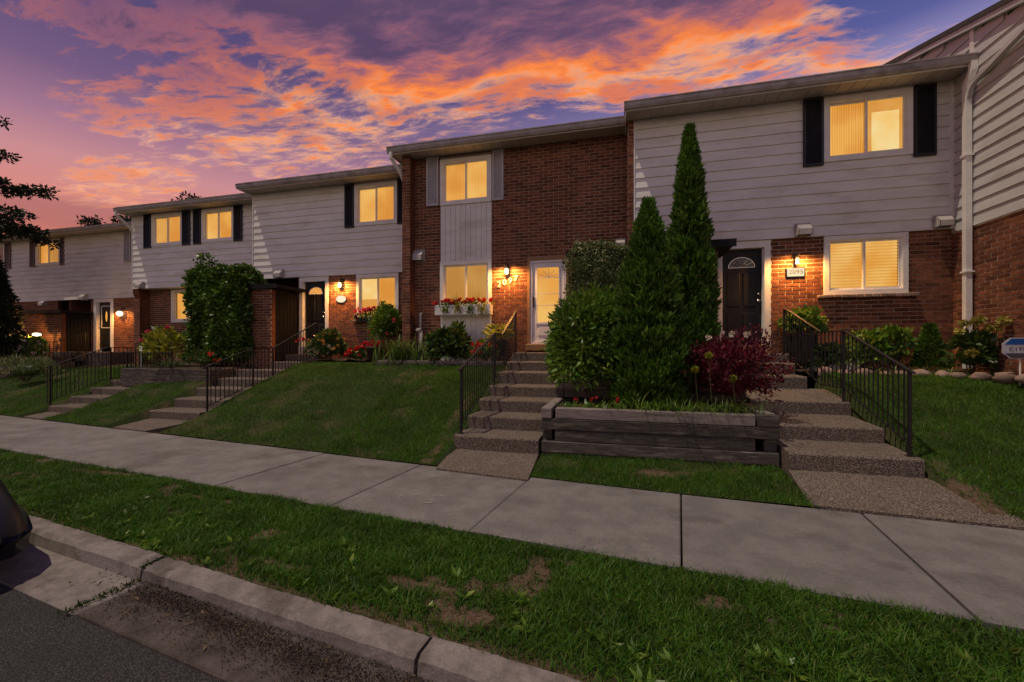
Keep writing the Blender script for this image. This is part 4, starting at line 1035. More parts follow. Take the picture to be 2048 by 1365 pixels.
railing('black iron railing along the edge of the big lawn', [(-8.62, 7.16, 1.18), (-8.55, 8.32, 1.60), (-8.52, 8.92, 1.60), (-8.46, 10.42, 2.33)],
        [(-8.62, 7.24, .22, 1.2), (-8.55, 8.35, .62, 1.60), (-8.52, 8.92, .82, 1.60), (-8.42, 10.5, 1.42, 2.33)])
railing('black iron railing on the left of the short flight of steps', [(-13.55, 7.2, 1.13), (-13.9, 8.72, 1.62), (-13.9, 9.5, 1.62), (-13.9, 10.15, 1.88)],
        [(-13.56, 7.3, .20, 1.16), (-13.88, 8.78, .71, 1.62), (-13.9, 10.1, .9, 1.87)])
railing('farthest black iron railing before the lit garden lamp', [(-20.6, 9.5, 1.50), (-20.55, 10.4, 1.82), (-20.5, 11.1, 1.82), (-20.45, 12.2, 2.25)],
        [(-20.6, 9.55, .6, 1.52), (-20.55, 10.4, 1.0, 1.82), (-20.45, 12.1, 1.4, 2.24)])
# low garden fence on the planter by the vine
railing('low black iron edging rail on the planter by the vine', [(-13.25, 8.75, 1.48), (-11.6, 8.75, 1.48)], [(-13.22, 8.75, 1.0, 1.48), (-11.62, 8.75, 1.0, 1.48)], h=.34, group='low rails')

# ================================================================== timber planters
def timber(parent, x0, x1, y0, y1, z0, z1, top=False):
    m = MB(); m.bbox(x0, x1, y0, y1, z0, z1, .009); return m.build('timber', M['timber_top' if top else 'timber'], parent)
PG = 'weathered timber planters'
pl = thing('timber_planter', (.4, 6.5, .1), 'long weathered timber planter holding two cedars and a red shrub', 'planter', PG)
# front courses, with the ends lapping alternately and one timber set back to a gap
x0, x1, y0 = -1.09, 1.925, 5.96
timber(pl, x0 + .0, x1, y0 + .015, y0 + .165, .03, .125)
timber(pl, x0, x1, y0 + .0, y0 + .15, .127, .285)
timber(pl, x0 + .19, x1 - .27, y0 + .012, y0 + .15, .289, .447); timber(pl, x0, x0 + .14, y0 + .10, 7.3, .289, .447); timber(pl, x1 - .16, x1 - .012, y0 + .05, 7.2, .289, .447)
timber(pl, x0, x1, y0 + .004, y0 + .15, .451, .605)
timber(pl, x0 + .20, x1 - .27, y0 + .006, y0 + .15, .609, .757, True); timber(pl, x0, x0 + .145, y0 - .005, 7.3, .609, .757, True); timber(pl, x1 - .25, x1, y0, y0 + .15, .609, .757); timber(pl, x1 - .15, x1, y0 + .16, 7.2, .609, .757, True)
timber(pl, x0 + .004, x0 + .14, y0 + .16, 7.3, .127, .285); timber(pl, x0 + .004, x0 + .14, y0 + .16, 7.3, .451, .605)
for a, b, zt in ((7.32, 8.6, 1.06), (8.62, 9.85, 1.42)):                   # the bed steps up beside the stairs
    for k in range(3): timber(pl, x0, x0 + .14, a, b, zt - .155 * (k + 1) + .004, zt - .155 * k, k == 0)
    if a < 8: [timber(pl, x0 + .15, x1 - .02, a, a + .14, zt - .155 * (k + 1) + .004, zt - .155 * k, k == 0) for k in range(2)]
m = MB(); gx = np.linspace(x0 + .12, x1 - .02, 20)
def soil_patch(xs, ys, zf):
    m = MB(); q = random.Random(3)
    for y in ys:
        for x in xs: m.v.append((x, y, zf(x, y) + q.uniform(-.02, .02)))
    n = len(xs)
    for j in range(len(ys) - 1):
        for i in range(n - 1): m.f.append((j * n + i, j * n + i + 1, (j + 1) * n + i + 1, (j + 1) * n + i)); m.mi.append(0)
    return m
soil_patch(gx, np.linspace(6.1, 7.33, 9), lambda x, y: .70).build('soil', M['soil'], pl, True)
soil_patch(gx, np.linspace(7.44, 9.9, 12), lambda x, y: .98 + .2 * (y - 7.44)).build('soil', M['soil'], pl, True)
p2 = thing('timber_planter', (-11.8, 8.7, .6), 'weathered timber planter at the foot of the vine, between two flights of steps', 'planter', PG)
for k in range(3): timber(p2, -13.3, -10.32, 8.62 + .012 * k, 8.77 + .012 * k, .56 + .165 * k, .72 + .165 * k); timber(p2, -10.32, -10.18, 8.63, 10.0, .56 + .165 * k, .72 + .165 * k)
soil_patch(np.linspace(-13.3, -10.25, 14), np.linspace(8.7, 11.6, 10), lambda x, y: 1.02 + .06 * (y - 8.7)).build('soil', M['soil'], p2, True)
p3 = thing('timber_planter', (-4.4, 9.1, 1.2), 'low timber edging of the flower bed below the window box', 'planter', PG)
for a, b, yy in ((-5.75, -4.2, 9.14), (-4.18, -2.5, 9.02)): timber(p3, a, b, yy, yy + .12, 1.16, 1.24, False); timber(p3, a + .05, b - .02, yy + .02, yy + .12, 1.243, 1.31, True)
soil_patch(np.linspace(-5.9, -2.47, 12), np.linspace(9.2, 9.95, 5), lambda x, y: 1.27).build('soil', M['soil'], p3, True)
bs = soil_patch(np.linspace(-8.4, -5.75, 14), np.linspace(9.9, 11.0, 6), lambda x, y: 1.29).build('flower_bed', M['soil'], None, True); struct(bs)
bs = soil_patch(np.linspace(3.06, 5.86, 14), np.linspace(8.55, 9.52, 6), lambda x, y: 1.2).build('flower_bed', M['soil'], None, True); struct(bs)

# ================================================================== lamps and house numbers
def point(name, loc, power, col=(1, .44, .10), r=.03, parent=None):
    l = bpy.data.lights.new(name, 'POINT'); l.energy = power; l.color = col; l.shadow_soft_size = r
    o = bpy.data.objects.new(name, l); COL.objects.link(o); o.location = loc
    if parent is not None: o.parent = parent; o.matrix_parent_inverse = Matrix.Translation(-WORLD[parent.name])
def lantern(label, x, y, z, power, style='jar', s=1.):
    """wall lantern: x, z of the bulb, y of the wall"""
    t = thing('wall_lantern', (x, y, z), label, 'lamp', 'lit porch lanterns')
    m = MB(); m.tube([(x, y, z + .15 * s), (x, y - .018, z + .15 * s)], .055 * s, 14); m.build('backplate', M['bronze'], t)
    m = MB(); m.tube([(x, y - .01, z + .15 * s), (x, y - .06, z + .19 * s), (x, y - .11, z + .17 * s), (x, y - .12, z + .11 * s)], .011 * s, 6); m.build('arm', M['bronze'], t)
    c = (x, y - .12, z)
    m = MB(); m.lathe([(.012, .125 * s), (.025, .115 * s), (.052 * s, .075 * s), (.056 * s, .062 * s), (.02, .058 * s)], c, 14); m.build('cap', M['bronze'], t, True)
    prof = {'jar': [(.022, -.075), (.04, -.066), (.047, -.01), (.044, .03), (.036, .058)], 'ball': [(.01, -.085), (.05, -.07), (.075, -.02), (.07, .02), (.04, .056)], 'shade': [(.03, -.07), (.036, -.055), (.03, .0), (.024, .055)]}[style]
    m = MB(); m.lathe([(r * s, h * s) for r, h in prof], c, 16); g = m.build('lamp_glass', M['globe'], t, True)
    m = MB()
    for a in range(4): m.tube([(c[0] + math.cos(a * 1.571 + .785) * (prof[2][0] + .006) * s, c[1] + math.sin(a * 1.571 + .785) * (prof[2][0] + .006) * s, z + h * s) for h in (-.07, .06)], .004, 4)
    m.build('cage', M['bronze'], t)
    l = bpy.data.lights.new('lamp_light', 'SPOT'); l.energy = power; l.color = (1, .44, .10); l.shadow_soft_size = .04; l.spot_size = R(176); l.spot_blend = .55
    o = bpy.data.objects.new('lamp_light', l); COL.objects.link(o); o.location = (x, y - .25, z + .02); o.rotation_euler = Vector((0, .55, -1)).to_track_quat('-Z', 'Y').to_euler(); o.parent = t; o.matrix_parent_inverse = Matrix.Translation(-WORLD[t.name])
    return t
lantern('lit lantern above the number 2097 on the brick house', -2.66, YC, 3.46, 120)
lantern('lit lantern above the white number plate by the black door at the right', 3.33, YD + .05, 3.30, 95, 'shade', .85)
lantern('lit lantern above the oval plate left of the flowered window', -8.06, YB + .05, 3.48, 125, 'jar')
lantern('lit round lantern on the far house beside the white door frame', -20.1, YZ + .05, 3.05, 130, 'ball', 1.4)
gl = thing('garden_lamp', (-22.3, 11.6, .9), 'lit garden lamp on a stake before the far brick store', 'lamp')
m = MB(); m.tube([(-22.3, 11.6, .8), (-22.3, 11.6, 2.08)], .02, 8); m.build('stake', M['bronze'], gl)
m = MB(); m.lathe([(.03, 0), (.11, .02), (.13, .07), (.09, .11), (.02, .12)], (-22.3, 11.6, 2.08), 14); m.build('lamp_glass', M['globe'], gl, True)
m = MB(); m.lathe([(.15, .122), (.09, .16), (.02, .18)], (-22.3, 11.6, 2.08), 14); m.build('cap', M['bronze'], gl)
point('lamp_light', (-22.3, 11.38, 2.05), 40, parent=gl)

def text(name, s, loc, size, mat_, parent=None, ext=.006, rot=0., sx=1.):
    c = bpy.data.curves.new(name, 'FONT'); c.body = s; c.size = size; c.extrude = ext; c.align_x = 'CENTER'; c.align_y = 'CENTER'; c.materials.append(mat_)
    tmp = bpy.data.objects.new('tmp', c); me = bpy.data.meshes.new_from_object(tmp); bpy.data.objects.remove(tmp)
    me.name = name; o = link(name, me, parent); o.location = loc; o.rotation_euler = (R(90), rot, 0); o.scale = (sx, 1, 1)
    return o
M['number'] = pm('pale_metal', (.80, .72, .60), None, rough=.45)
hn = thing('house_number', (-2.65, YC, 3.2), 'metal digits 2097 rising across the brick beside the white door', 'number', 'house numbers')
for ch, x, z in (('2', -2.875, 3.155), ('0', -2.735, 3.20), ('9', -2.59, 3.235), ('7', -2.445, 3.29)): text('digit', ch, (x, YC - .014, z), .20, M['number'], hn, .007)
np_ = thing('number_plate', (3.335, YD + .05, 3.02), 'small lit white number plate 2095 under the lantern', 'number plate', 'house numbers')
m = MB(); m.bbox(3.19, 3.48, YD + .0, YD + .049, 3.015, 3.175, .008); m.build('plate', M['plaque'], np_)
m = MB(); m.bbox(3.17, 3.50, YD + .03, YD + .0485, 2.995, 3.195, .006); m.build('plate_frame', M['bronze'], np_)
for ch, x in zip('2095', (3.235, 3.30, 3.365, 3.43)): text('digit', ch, (x, YD - .004, 3.095), .115, M['iron'], np_, .003)
ov = thing('number_plate', (-8.08, YB + .05, 3.05), 'small white oval plate under the lantern by the lit fanlight', 'number plate', 'house numbers')
m = MB(); n = 28
for r0, y0_, y1_, mt in ((1., YB + .018, YB + .049, 0), (1.1, YB + .03, YB + .0485, 1)):
    ring = [(-8.08 + .165 * r0 * math.cos(t), .105 * r0 * math.sin(t) + 3.07) for t in np.linspace(0, 2 * math.pi, n, False)]
    m.add([(x, y0_, z) for x, z in ring] + [(x, y1_, z) for x, z in ring], [tuple(range(n))] + [(i, n + i, n + (i + 1) % n, (i + 1) % n) for i in range(n)], mt)
m.build('plate', [M['plaque'], M['bronze']], ov)

# ================================================================== plants
def unit(v): return v / np.maximum(np.linalg.norm(v, axis=1, keepdims=True), 1e-6)
def lumps(d, r, k=7, amp=.16):
    s = np.zeros(len(d))
    for _ in range(k):
        w = r.normal(size=3) * r.uniform(2, 5); s += np.sin(d @ w + r.uniform(0, 6.28))
    return 1 + amp * s / math.sqrt(k)
def bush_points(c, rad, n, r, inner=.5, flat=0., amp=.16, half=True):
    # leaves sit in sprays: most gather round shoot tips spread over the crown
    K = max(24, n // 45); cd = unit(r.normal(size=(K, 3))); ck = r.uniform(.82, 1.10, K); w = r.integers(0, K, n); cl_ = r.uniform(0, 1, n) < .72
    d = np.where(cl_[:, None], unit(cd[w] + r.normal(size=(n, 3)) * .17), unit(r.normal(size=(n, 3))))
    if half: d[:, 2] = np.where(d[:, 2] < -.55, -d[:, 2], d[:, 2])
    depth = np.where(cl_, ck[w] * (1 - .30 * r.uniform(0, 1, n) ** 1.6), inner + (.95 - inner) * r.uniform(0, 1, n) ** .5)
    R_ = lumps(d, r, amp=amp) * depth
    return np.array(c) + d * R_[:, None] * np.array(rad), d
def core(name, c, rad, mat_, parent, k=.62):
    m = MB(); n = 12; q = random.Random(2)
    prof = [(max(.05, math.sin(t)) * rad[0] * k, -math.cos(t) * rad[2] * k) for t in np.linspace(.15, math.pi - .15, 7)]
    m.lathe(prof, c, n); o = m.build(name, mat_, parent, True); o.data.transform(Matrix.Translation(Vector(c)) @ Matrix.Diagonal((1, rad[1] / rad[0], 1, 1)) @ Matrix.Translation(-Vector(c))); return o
def stems(parent, base, tops, r0=.010, mat_=None, name='stem'):
    m = MB(); b = Vector(base)
    for t in tops:
        t = Vector(t); mid = b.lerp(t, .5) + Vector((random.uniform(-.04, .04), random.uniform(-.04, .04), .04))
        m.tube([b + Vector((random.uniform(-.05, .05), random.uniform(-.05, .05), 0)), mid, t], [r0, r0 * .75, r0 * .4], 5)
    return m.build(name, mat_ or M['wood_stem'], parent)
def shrub(name, label, cat, c, rad, n, L, W, mat_, base_z, seed, group=None, up=.35, out=.8, inner=.5, amp=.16, droop=0., flowers=None, has_core=True):
    """flowers: list of (material, count, size, zone_min_height -1..1, petals)"""
    r = np.random.default_rng(seed); t = thing(name, (c[0], c[1], base_z), label, cat, group)
    P, d = bush_points(c, rad, n, r, inner, amp=amp)
    k = P[:, 2] > base_z; P, d = P[k], d[k]
    D_ = d * out + r.normal(size=d.shape) * .55 + np.array([0, 0, up - droop])
    LL = L * r.uniform(.6, 1.25, len(P))
    leaves('foliage', P, D_, LL, LL * W / L, mat_, t, seed)
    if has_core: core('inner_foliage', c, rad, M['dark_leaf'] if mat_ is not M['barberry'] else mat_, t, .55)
    tops = [(c[0] + rad[0] * .7 * math.cos(a), c[1] + rad[1] * .7 * math.sin(a), c[2] + rad[2] * r.uniform(0, .6)) for a in r.uniform(0, 6.28, 7)]
    stems(t, (c[0], c[1], base_z - .03), tops)
    for f in (flowers or []):
        mt, cnt, sz, zmin, pet = f; fr = np.random.default_rng(seed + 77)
        d = unit(fr.normal(size=(cnt * 6, 3))); d = d[(d[:, 2] > zmin) & (d[:, 1] < .5)][:cnt]
        C_ = np.array(c) + d * np.array(rad) * fr.uniform(.92, 1.1, (len(d), 1))
        blossoms(t, C_, sz, mt, pet, seed)
    return t
def blossoms(parent, C_, sz, mat_, pet=7, seed=0, name='blossom'):
    """each bloom is a small ball of petals, an object of its own"""
    r = np.random.default_rng(seed + 5)
    P = np.zeros((pet, 3)); D_ = unit(r.normal(size=(pet, 3)) + np.array([0, -.2, .35])); V, F = leafV(P, D_, 1., .8, r, .25)
    me = bpy.data.meshes.new(name); me.from_pydata([tuple(v) for v in V], [], [tuple(f) for f in F]); me.materials.append(mat_)
    for c in C_:
        o = link(name, me, parent); o.location = c; s = sz * r.uniform(.7, 1.25); o.scale = (s, s, s); o.rotation_euler = (r.uniform(-.5, .5), r.uniform(-.5, .5), r.uniform(0, 6.28))
def cedar(label, c, h, rad, n, seed):
    """columnar cedar: a flame of upright fan sprays over short limbs"""
    r = np.random.default_rng(seed); t = thing('cedar_tree', c, label, 'tree', 'columnar cedars')
    def prof(u): return np.where(u < .12, .80 + 1.6 * u, np.clip(1.0 - ((u - .12) / .88) ** 1.35, 0, 1) * .99 + .01)
    K = 340; cu = r.uniform(0, 1, K) ** 1.2; ca = r.uniform(0, 2 * np.pi, K); ck = r.uniform(.80, 1.16, K); w = r.integers(0, K, n); cl_ = r.uniform(0, 1, n) < .74
    u = np.where(cl_, np.clip(cu[w] + r.normal(0, .014, n) + .012, 0, 1), r.uniform(0, 1, n) ** 1.25); a = np.where(cl_, ca[w] + r.normal(0, .13, n), r.uniform(0, 2 * np.pi, n))
    lump = .92 + .16 * np.sin(a * 3 + u * 19) + .15 * np.sin(a * 5 - u * 37 + 1) + .14 * np.sin(a * 8 + u * 61 + 2) * (1 - u)
    depth = r.uniform(0, 1, n) ** .4
    rr = rad * prof(u) * np.where(cl_, ck[w] * (.80 + .22 * depth), lump * (.40 + .48 * depth)) + .015
    P = np.stack([c[0] + rr * np.cos(a), c[1] + rr * np.sin(a), c[2] + .04 + u * h * .97], -1)
    D_ = np.stack([np.cos(a) * .62, np.sin(a) * .62, np.full(n, .9)], -1) + r.normal(size=(n, 3)) * .33
    LL = r.uniform(.06, .16, n) * np.where(u > .9, .8, 1.); leaves('crown', P, D_, LL, LL * .34, M['cedar'], t, seed, fold=.3)
    m = MB(); us = np.linspace(0, .97, 14); m.lathe([(max(.012, rad * float(prof(x)) * .48), x * h) for x in us], c, 14); m.build('inner_crown', M['cedar'], t, True)
    m = MB(); m.tube([(c[0], c[1], c[2] - .05), (c[0], c[1], c[2] + h * .5), (c[0], c[1], c[2] + h * .9)], [.05, .035, .01], 7); m.build('trunk', M['bark'], t)
    return t
cedar('shorter broad cedar in front, standing in the timber planter', (.42, 6.95, .70), 3.22, .57, 26000, 3)
cedar('tall slender cedar behind the shorter one, reaching the upper windows', (1.18, 8.05, .95), 4.62, .45, 24000, 4)
shrub('barberry_shrub', 'dark red leaved barberry at the right end of the timber planter', 'shrub', (1.52, 6.85, 1.22), (.64, .50, .58), 5600, .060, .030, M['barberry'], .72, 11, up=.25, out=.9, amp=.32, inner=.35)
# arching red shoots
def shoots(parent, c, n, L, seed, mat_, leafL=.05):
    r = np.random.default_rng(seed); m = MB(); P, D_ = [], []
    for k in range(n):
        a = r.uniform(0, 6.28); e = r.uniform(.5, 1.1); l = L * r.uniform(.6, 1.1); pts = []
        for s in np.linspace(0, 1, 6):
            x = math.cos(a) * l * s * math.cos(e) * (1 + .3 * s); y = math.sin(a) * l * s * math.cos(e) * (1 + .3 * s); z = l * (s * math.sin(e) - .35 * s * s)
            pts.append((c[0] + x, c[1] + y, c[2] + z))
        m.tube(pts, .004, 4)
        for s in range(1, 6):
            for _ in range(5): P.append(np.array(pts[s]) + r.normal(size=3) * .012); D_.append(r.normal(size=3) + np.array([math.cos(a), math.sin(a), .4]))
    m.build('shoot', M['wood_stem'], parent); leaves('shoot_leaves', np.array(P), np.array(D_), leafL, leafL * .5, mat_, parent, seed)
bb = [o for o in bpy.data.objects if o.name == 'barberry_shrub'][0]; shoots(bb, (1.46, 6.85, 1.1), 90, .86, 5, M['barberry'])
blossoms(bb, np.array([(1.25 + .16 * k + random.uniform(-.05, .05), 6.75, 1.80 + random.uniform(-.06, .05)) for k in range(4)]), .055, M['white_flower'], 14, 4)
shrub('leafy_shrub', 'bright green leafy shrub between the steps and the front cedar', 'shrub', (-.55, 7.35, 1.55), (.66, .62, .88), 9000, .125, .045, M['shrub'], .75, 13, up=.1, out=1.0, amp=.14)
# clipped hedge growing over the brick store
def block_hedge(name, label, x0, x1, y0, y1, z0, z1, n, L, W, mat_, seed, cat='hedge', rag=.06, tuft=None):
    r = np.random.default_rng(seed); t = thing(name, ((x0 + x1) / 2, (y0 + y1) / 2, z0), label, cat)
    u, v, w = r.uniform(0, 1, n), r.uniform(0, 1, n), r.uniform(0, 1, n); f = r.choice(4, n, p=[.58, .2, .11, .11])
    X = np.where(f == 2, x0, np.where(f == 3, x1, x0 + u * (x1 - x0))); Y = np.where(f == 0, y0, y0 + v * (y1 - y0)); Zz = np.where(f == 1, z1, z0 + w * (z1 - z0))
    N = np.stack([np.where(f == 2, -1., np.where(f == 3, 1., 0)), np.where(f == 0, -1., 0), np.where(f == 1, 1., 0)], -1)
    bul = (fbm(X * 1.7 + Y, Zz * 1.7, seed) - .5) * 2 * rag * 3.0 + r.normal(0, rag * .55, n)
    P = np.stack([X, Y, Zz], -1) + N * bul[:, None] + r.normal(size=(n, 3)) * .03
    # round the corners
    cx, cz = (x0 + x1) / 2, (z0 + z1) / 2; k = (np.abs(P[:, 0] - cx) / (x1 - x0) * 2) ** 6 * (np.abs(P[:, 2] - cz) / (z1 - z0) * 2) ** 6
    P = P[k < .75]; N = N[k < .75]
    D_ = N * .7 + r.normal(size=N.shape) * .6 + np.array([0, 0, -.05]); LL = L * r.uniform(.6, 1.3, len(P)); leaves('foliage', P, D_, LL, LL * W / L, mat_, t, seed)
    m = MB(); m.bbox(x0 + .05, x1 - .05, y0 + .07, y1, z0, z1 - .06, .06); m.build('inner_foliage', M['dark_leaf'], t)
    tops = [(x0 + (x1 - x0) * q_, y0 + .1, z0 + (z1 - z0) * .7) for q_ in (.2, .4, .6, .8)]
    stems(t, (cx, (y0 + y1) / 2, z0 - .4), tops, .018)
    if tuft is not None:
        P, D_ = [], []
        for (tx, tz, hh) in tuft:
            for _ in range(120):
                s = r.uniform(0, 1); P.append((tx + r.normal(0, .10 * (1.1 - s * .6)), y0 + .1 + r.normal(0, .08), tz + s * hh)); D_.append(r.normal(size=3) + np.array([0, -.2, .5]))
        leaves('top_shoots', np.array(P), np.array(D_), L * .9, W * .9, mat_, t, seed + 1)
    return t
block_hedge('clipped_hedge', 'clipped variegated hedge over the brick store right of the white door', -1.04, .16, 8.78, 8.97, 1.9, 3.62, 7000, .055, .034, M['variegated'], 21)
block_hedge('climbing_vine', 'big square mass of climbing vine on the store below the shuttered windows', -12.05, -10.32, 9.62, 10.45, 1.25, 3.80, 20000, .105, .075, M['vine'], 22, 'vine', .085, [(-11.8, 3.8, .55), (-11.5, 3.8, .5), (-11.0, 3.8, .16), (-10.6, 3.8, .10)])
# flowers along the planter front
def clump(name, label, c, n, L, W, mat_, seed, up=.5, spread=.12, flowers=None, group=None, cat='plant', arch=0.):
    r = np.random.default_rng(seed); t = thing(name, c, label, cat, group)
    P = np.array(c) + r.normal(size=(n, 3)) * np.array([spread, spread, .01]); a = r.uniform(0, 6.28, n)
    D_ = np.stack([np.cos(a), np.sin(a), np.full(n, up) * r.uniform(.5, 1.6, n)], -1)
    leaves('leaf_rosette', P, D_, L * r.uniform(.6, 1.2, n), W * r.uniform(.7, 1.2, n), mat_, t, seed)
    for mt, pts, sz, pet in (flowers or []):
        blossoms(t, np.array(pts), sz, mt, pet, seed)
        m = MB()
        for p in pts: m.tube([(c[0] + (p[0] - c[0]) * .3, c[1] + (p[1] - c[1]) * .3, c[2]), ((p[0] + c[0]) / 2, (p[1] + c[1]) / 2, (p[2] + c[2]) / 2 + .02), p], .004, 4)
        m.build('flower_stem', M['stem'], t)
    return t
GF = 'small red flowered plants along the planter front'
for k, (x, lab) in enumerate(((-.72, 'red begonia at the left corner of the timber planter'), (-.38, 'dark red begonia, second along the timber planter'), (-.02, 'red begonia at the foot of the front cedar'))):
    clump('begonia_plant', lab, (x, 6.32, .70), 34, .17, .05, M['shrub'], 40 + k, .7, .07, [(M['red_flower'], [(x + random.uniform(-.1, .1), 6.28, .86 + random.uniform(-.03, .03)) for _ in range(2)], .038, 9)], GF, 'flower')
# grass tuft spilling over the planter edge
def blade_tuft(name, label, c, n, L, W, seed, mat_, spread, arch, cat='grass', group=None, upl=1.0, flowers=None):
    r = np.random.default_rng(seed); t = thing(name, c, label, cat, group); V, F = [], []
    for k in range(n):
        a = r.uniform(0, 6.28); l = L * r.uniform(.55, 1.15); w = W * r.uniform(.7, 1.2); b = np.array(c) + np.array([r.normal(0, spread[0]), r.normal(0, spread[1]), 0]); out = arch * r.uniform(.3, 1.3)
        side_ = np.array([-math.sin(a), math.cos(a), 0]) * w / 2; i0 = len(V); S = 6
        for s in range(S):
            q_ = s / (S - 1); p = b + np.array([math.cos(a), math.sin(a), 0]) * l * out * q_ ** 1.6 * .8 + np.array([0, 0, l * (upl * q_ - out * .55 * q_ ** 2.4)])
            ww = max(.12, 1 - q_ ** 1.7); V += [p - side_ * ww, p + side_ * ww]
        F += [(i0 + 2 * s, i0 + 2 * s + 1, i0 + 2 * s + 3, i0 + 2 * s + 2) for s in range(S - 1)]
    npmesh('blades', V, F, mat_, t)
    for mt, pts, sz, pet in (flowers or []): blossoms(t, np.array(pts), sz, mt, pet, seed)
    return t
blade_tuft('grass_tuft', 'loose yellow green grass hanging over the front edge of the timber planter', (.62, 6.07, .75), 190, .36, .012, 51, M['shrub'], (.42, .03), 1.9)
blade_tuft('grass_tuft', 'short wild grass below the red barberry in the planter', (1.35, 6.12, .74), 130, .32, .011, 52, M['blade_leaf'], (.24, .05), 1.6)
# allium seed heads
for k, (x, y, z, lab) in enumerate(((1.02, 6.45, 1.30, 'dry round allium head on a thin stem, left of the barberry'), (1.45, 6.22, 1.20, 'yellow green allium head standing before the barberry'), (1.18, 6.35, 1.50, 'pale allium head against the barberry top'))):
    t = thing('allium', (x, y, .7), lab, 'flower', 'allium seed heads'); m = MB(); m.tube([(x + .05, y, .7), (x + .02, y, (z + .7) / 2), (x, y, z)], .005, 5); m.build('stem', M['stem'], t)
    r = np.random.default_rng(60 + k); d = unit(r.normal(size=(150, 3))); leaves('seed_head', np.array([x, y, z]) + d * .012, d, .048, .016, M['lime'], t, 60 + k)
# window box on the brick house
wb = thing('window_box', (-3.72, 9.8, 2.43), 'white wooden flower box under the lower window of the brick house', 'window box')
m = MB(); m.bbox(-4.47, -3.03, 9.745, 9.775, 2.42, 2.665, .006); m.box(-4.47, -4.44, 9.776, 9.965, 2.42, 2.66); m.box(-3.06, -3.03, 9.776, 9.965, 2.42, 2.66); m.box(-4.44, -3.06, 9.776, 9.965, 2.42, 2.44); m.build('box', M['siding'], wb)
m = MB(); m.box(-4.44, -3.06, 9.776, 9.965, 2.60, 2.62); m.build('soil', M['soil'], wb)
GW = 'plants in the window box'
for k, (x, lab) in enumerate(((-4.18, 'red geraniums at the left end of the window box'), (-3.86, 'red geraniums left of the middle of the window box'), (-3.52, 'red geraniums right of the middle of the window box'), (-3.22, 'red geraniums at the right end of the window box'))):
    r = np.random.default_rng(70 + k); t = thing('geranium', (x, 9.86, 2.62), lab, 'flower', GW)
    n = 130; P = np.stack([x + r.normal(0, .10, n), 9.80 + r.normal(0, .04, n), 2.64 + r.uniform(-.02, .10, n)], -1); tr_ = r.uniform(0, 1, n) < .42
    P[tr_, 1] = 9.735 - r.uniform(0, .03, tr_.sum()); P[tr_, 2] = 2.64 - r.uniform(0, .26, tr_.sum()) * r.uniform(.4, 1, tr_.sum()); P[tr_, 0] = x + (P[tr_, 0] - x) * .6
    leaves('foliage', P, r.normal(size=(n, 3)) + np.array([0, -.5, .2]), .06, .045, M['lime'] if k % 2 else M['shrub'], t, 70 + k)
    blossoms(t, np.stack([x + r.normal(0, .11, 9), 9.79 + r.normal(0, .03, 9), 2.76 + r.normal(0, .03, 9)], -1), .065, M['red_flower'], 14, 70 + k)
for k, (x, lab) in enumerate(((-3.98, 'left spiky green plant in the window box'), (-3.42, 'right spiky green plant in the window box'))): blade_tuft('spike_plant', lab, (x, 9.87, 2.62), 26, .46, .012, 80 + k, M['blade_leaf'], (.02, .02), .75, 'plant', GW, 1.0)
# bed below the window box
shrub('hosta_bush', 'round dark green leafy plant in front of the white panel under the window box', 'shrub', (-3.92, 9.35, 1.62), (.50, .34, .42), 1500, .15, .085, M['dark_leaf'], 1.25, 31, up=.1, out=1.0, amp=.1)
blade_tuft('daylily_clump', 'spreading clump of sword leaved daylilies at the corner of the brick house', (-5.15, 9.32, 1.26), 170, .80, .048, 32, M['blade_leaf'], (.30, .10), .62, 'plant')
pt = thing('flower_pot', (-2.78, 9.62, 1.3), 'black pot of bright yellow green fern beside the railing', 'plant pot')
m = MB(); m.lathe([(.13, 0), (.17, .34), (.185, .345), (.185, .39), (.15, .392)], (-2.78, 9.62, 1.42), 18); m.build('pot', M['pot'], pt, True)
r = np.random.default_rng(33); a = r.uniform(0, 6.28, 170); P = np.array([-2.78, 9.62, 1.82]) + np.stack([np.cos(a) * r.uniform(0, .3, 170), np.sin(a) * r.uniform(0, .22, 170), r.uniform(-.05, .32, 170)], -1)
leaves('fronds', P, np.stack([np.cos(a) * 1.3, np.sin(a) * 1.3, r.uniform(-.2, .7, 170)], -1), .2, .05, M['lime'], pt, 33)
shrub('impatiens_clump', 'mixed red and purple flowers behind the foot of the railing', 'flower', (-3.02, 9.28, 1.50), (.34, .26, .30), 600, .07, .04, M['shrub'], 1.2, 34, flowers=[(M['red_flower'], 26, .055, -.1, 9), (M['pink_flower'], 14, .05, -.4, 9), (M['orange_flower'], 8, .045, -.4, 8)])
# white vent pipes on the brick corner
pp = thing('vent_pipe', (-4.95, 9.9, 1.2), 'tall white plastic pipe rising against the brick corner', 'pipe', 'white vent pipes')
m = MB(); m.tube([(-4.93, 9.90, 1.25), (-4.93, 9.90, 2.05)], .052, 10); m.build('lower_pipe', M['pvc'], pp, True)
m = MB(); m.tube([(-4.93, 9.90, 2.04), (-4.93, 9.90, 2.42), (-4.92, 9.90, 2.47), (-4.89, 9.9, 2.48)], .036, 10); m.build('upper_pipe', M['pvc'], pp, True)
m = MB(); m.tube([(-4.90, 9.86, 2.06), (-5.02, 9.86, 2.06)], .05, 10); m.build('collar', M['pvc'], pp, True)
pp = thing('vent_pipe', (-4.62, 9.9, 1.2), 'short white hooked plastic pipe next to the tall one', 'pipe', 'white vent pipes')
m = MB(); m.tube([(-4.60, 9.90, 1.25), (-4.60, 9.90, 1.76), (-4.63, 9.9, 1.82), (-4.70, 9.90, 1.845), (-4.77, 9.9, 1.82), (-4.79, 9.90, 1.77)], .034, 10); m.build('pipe', M['pvc'], pp, True)
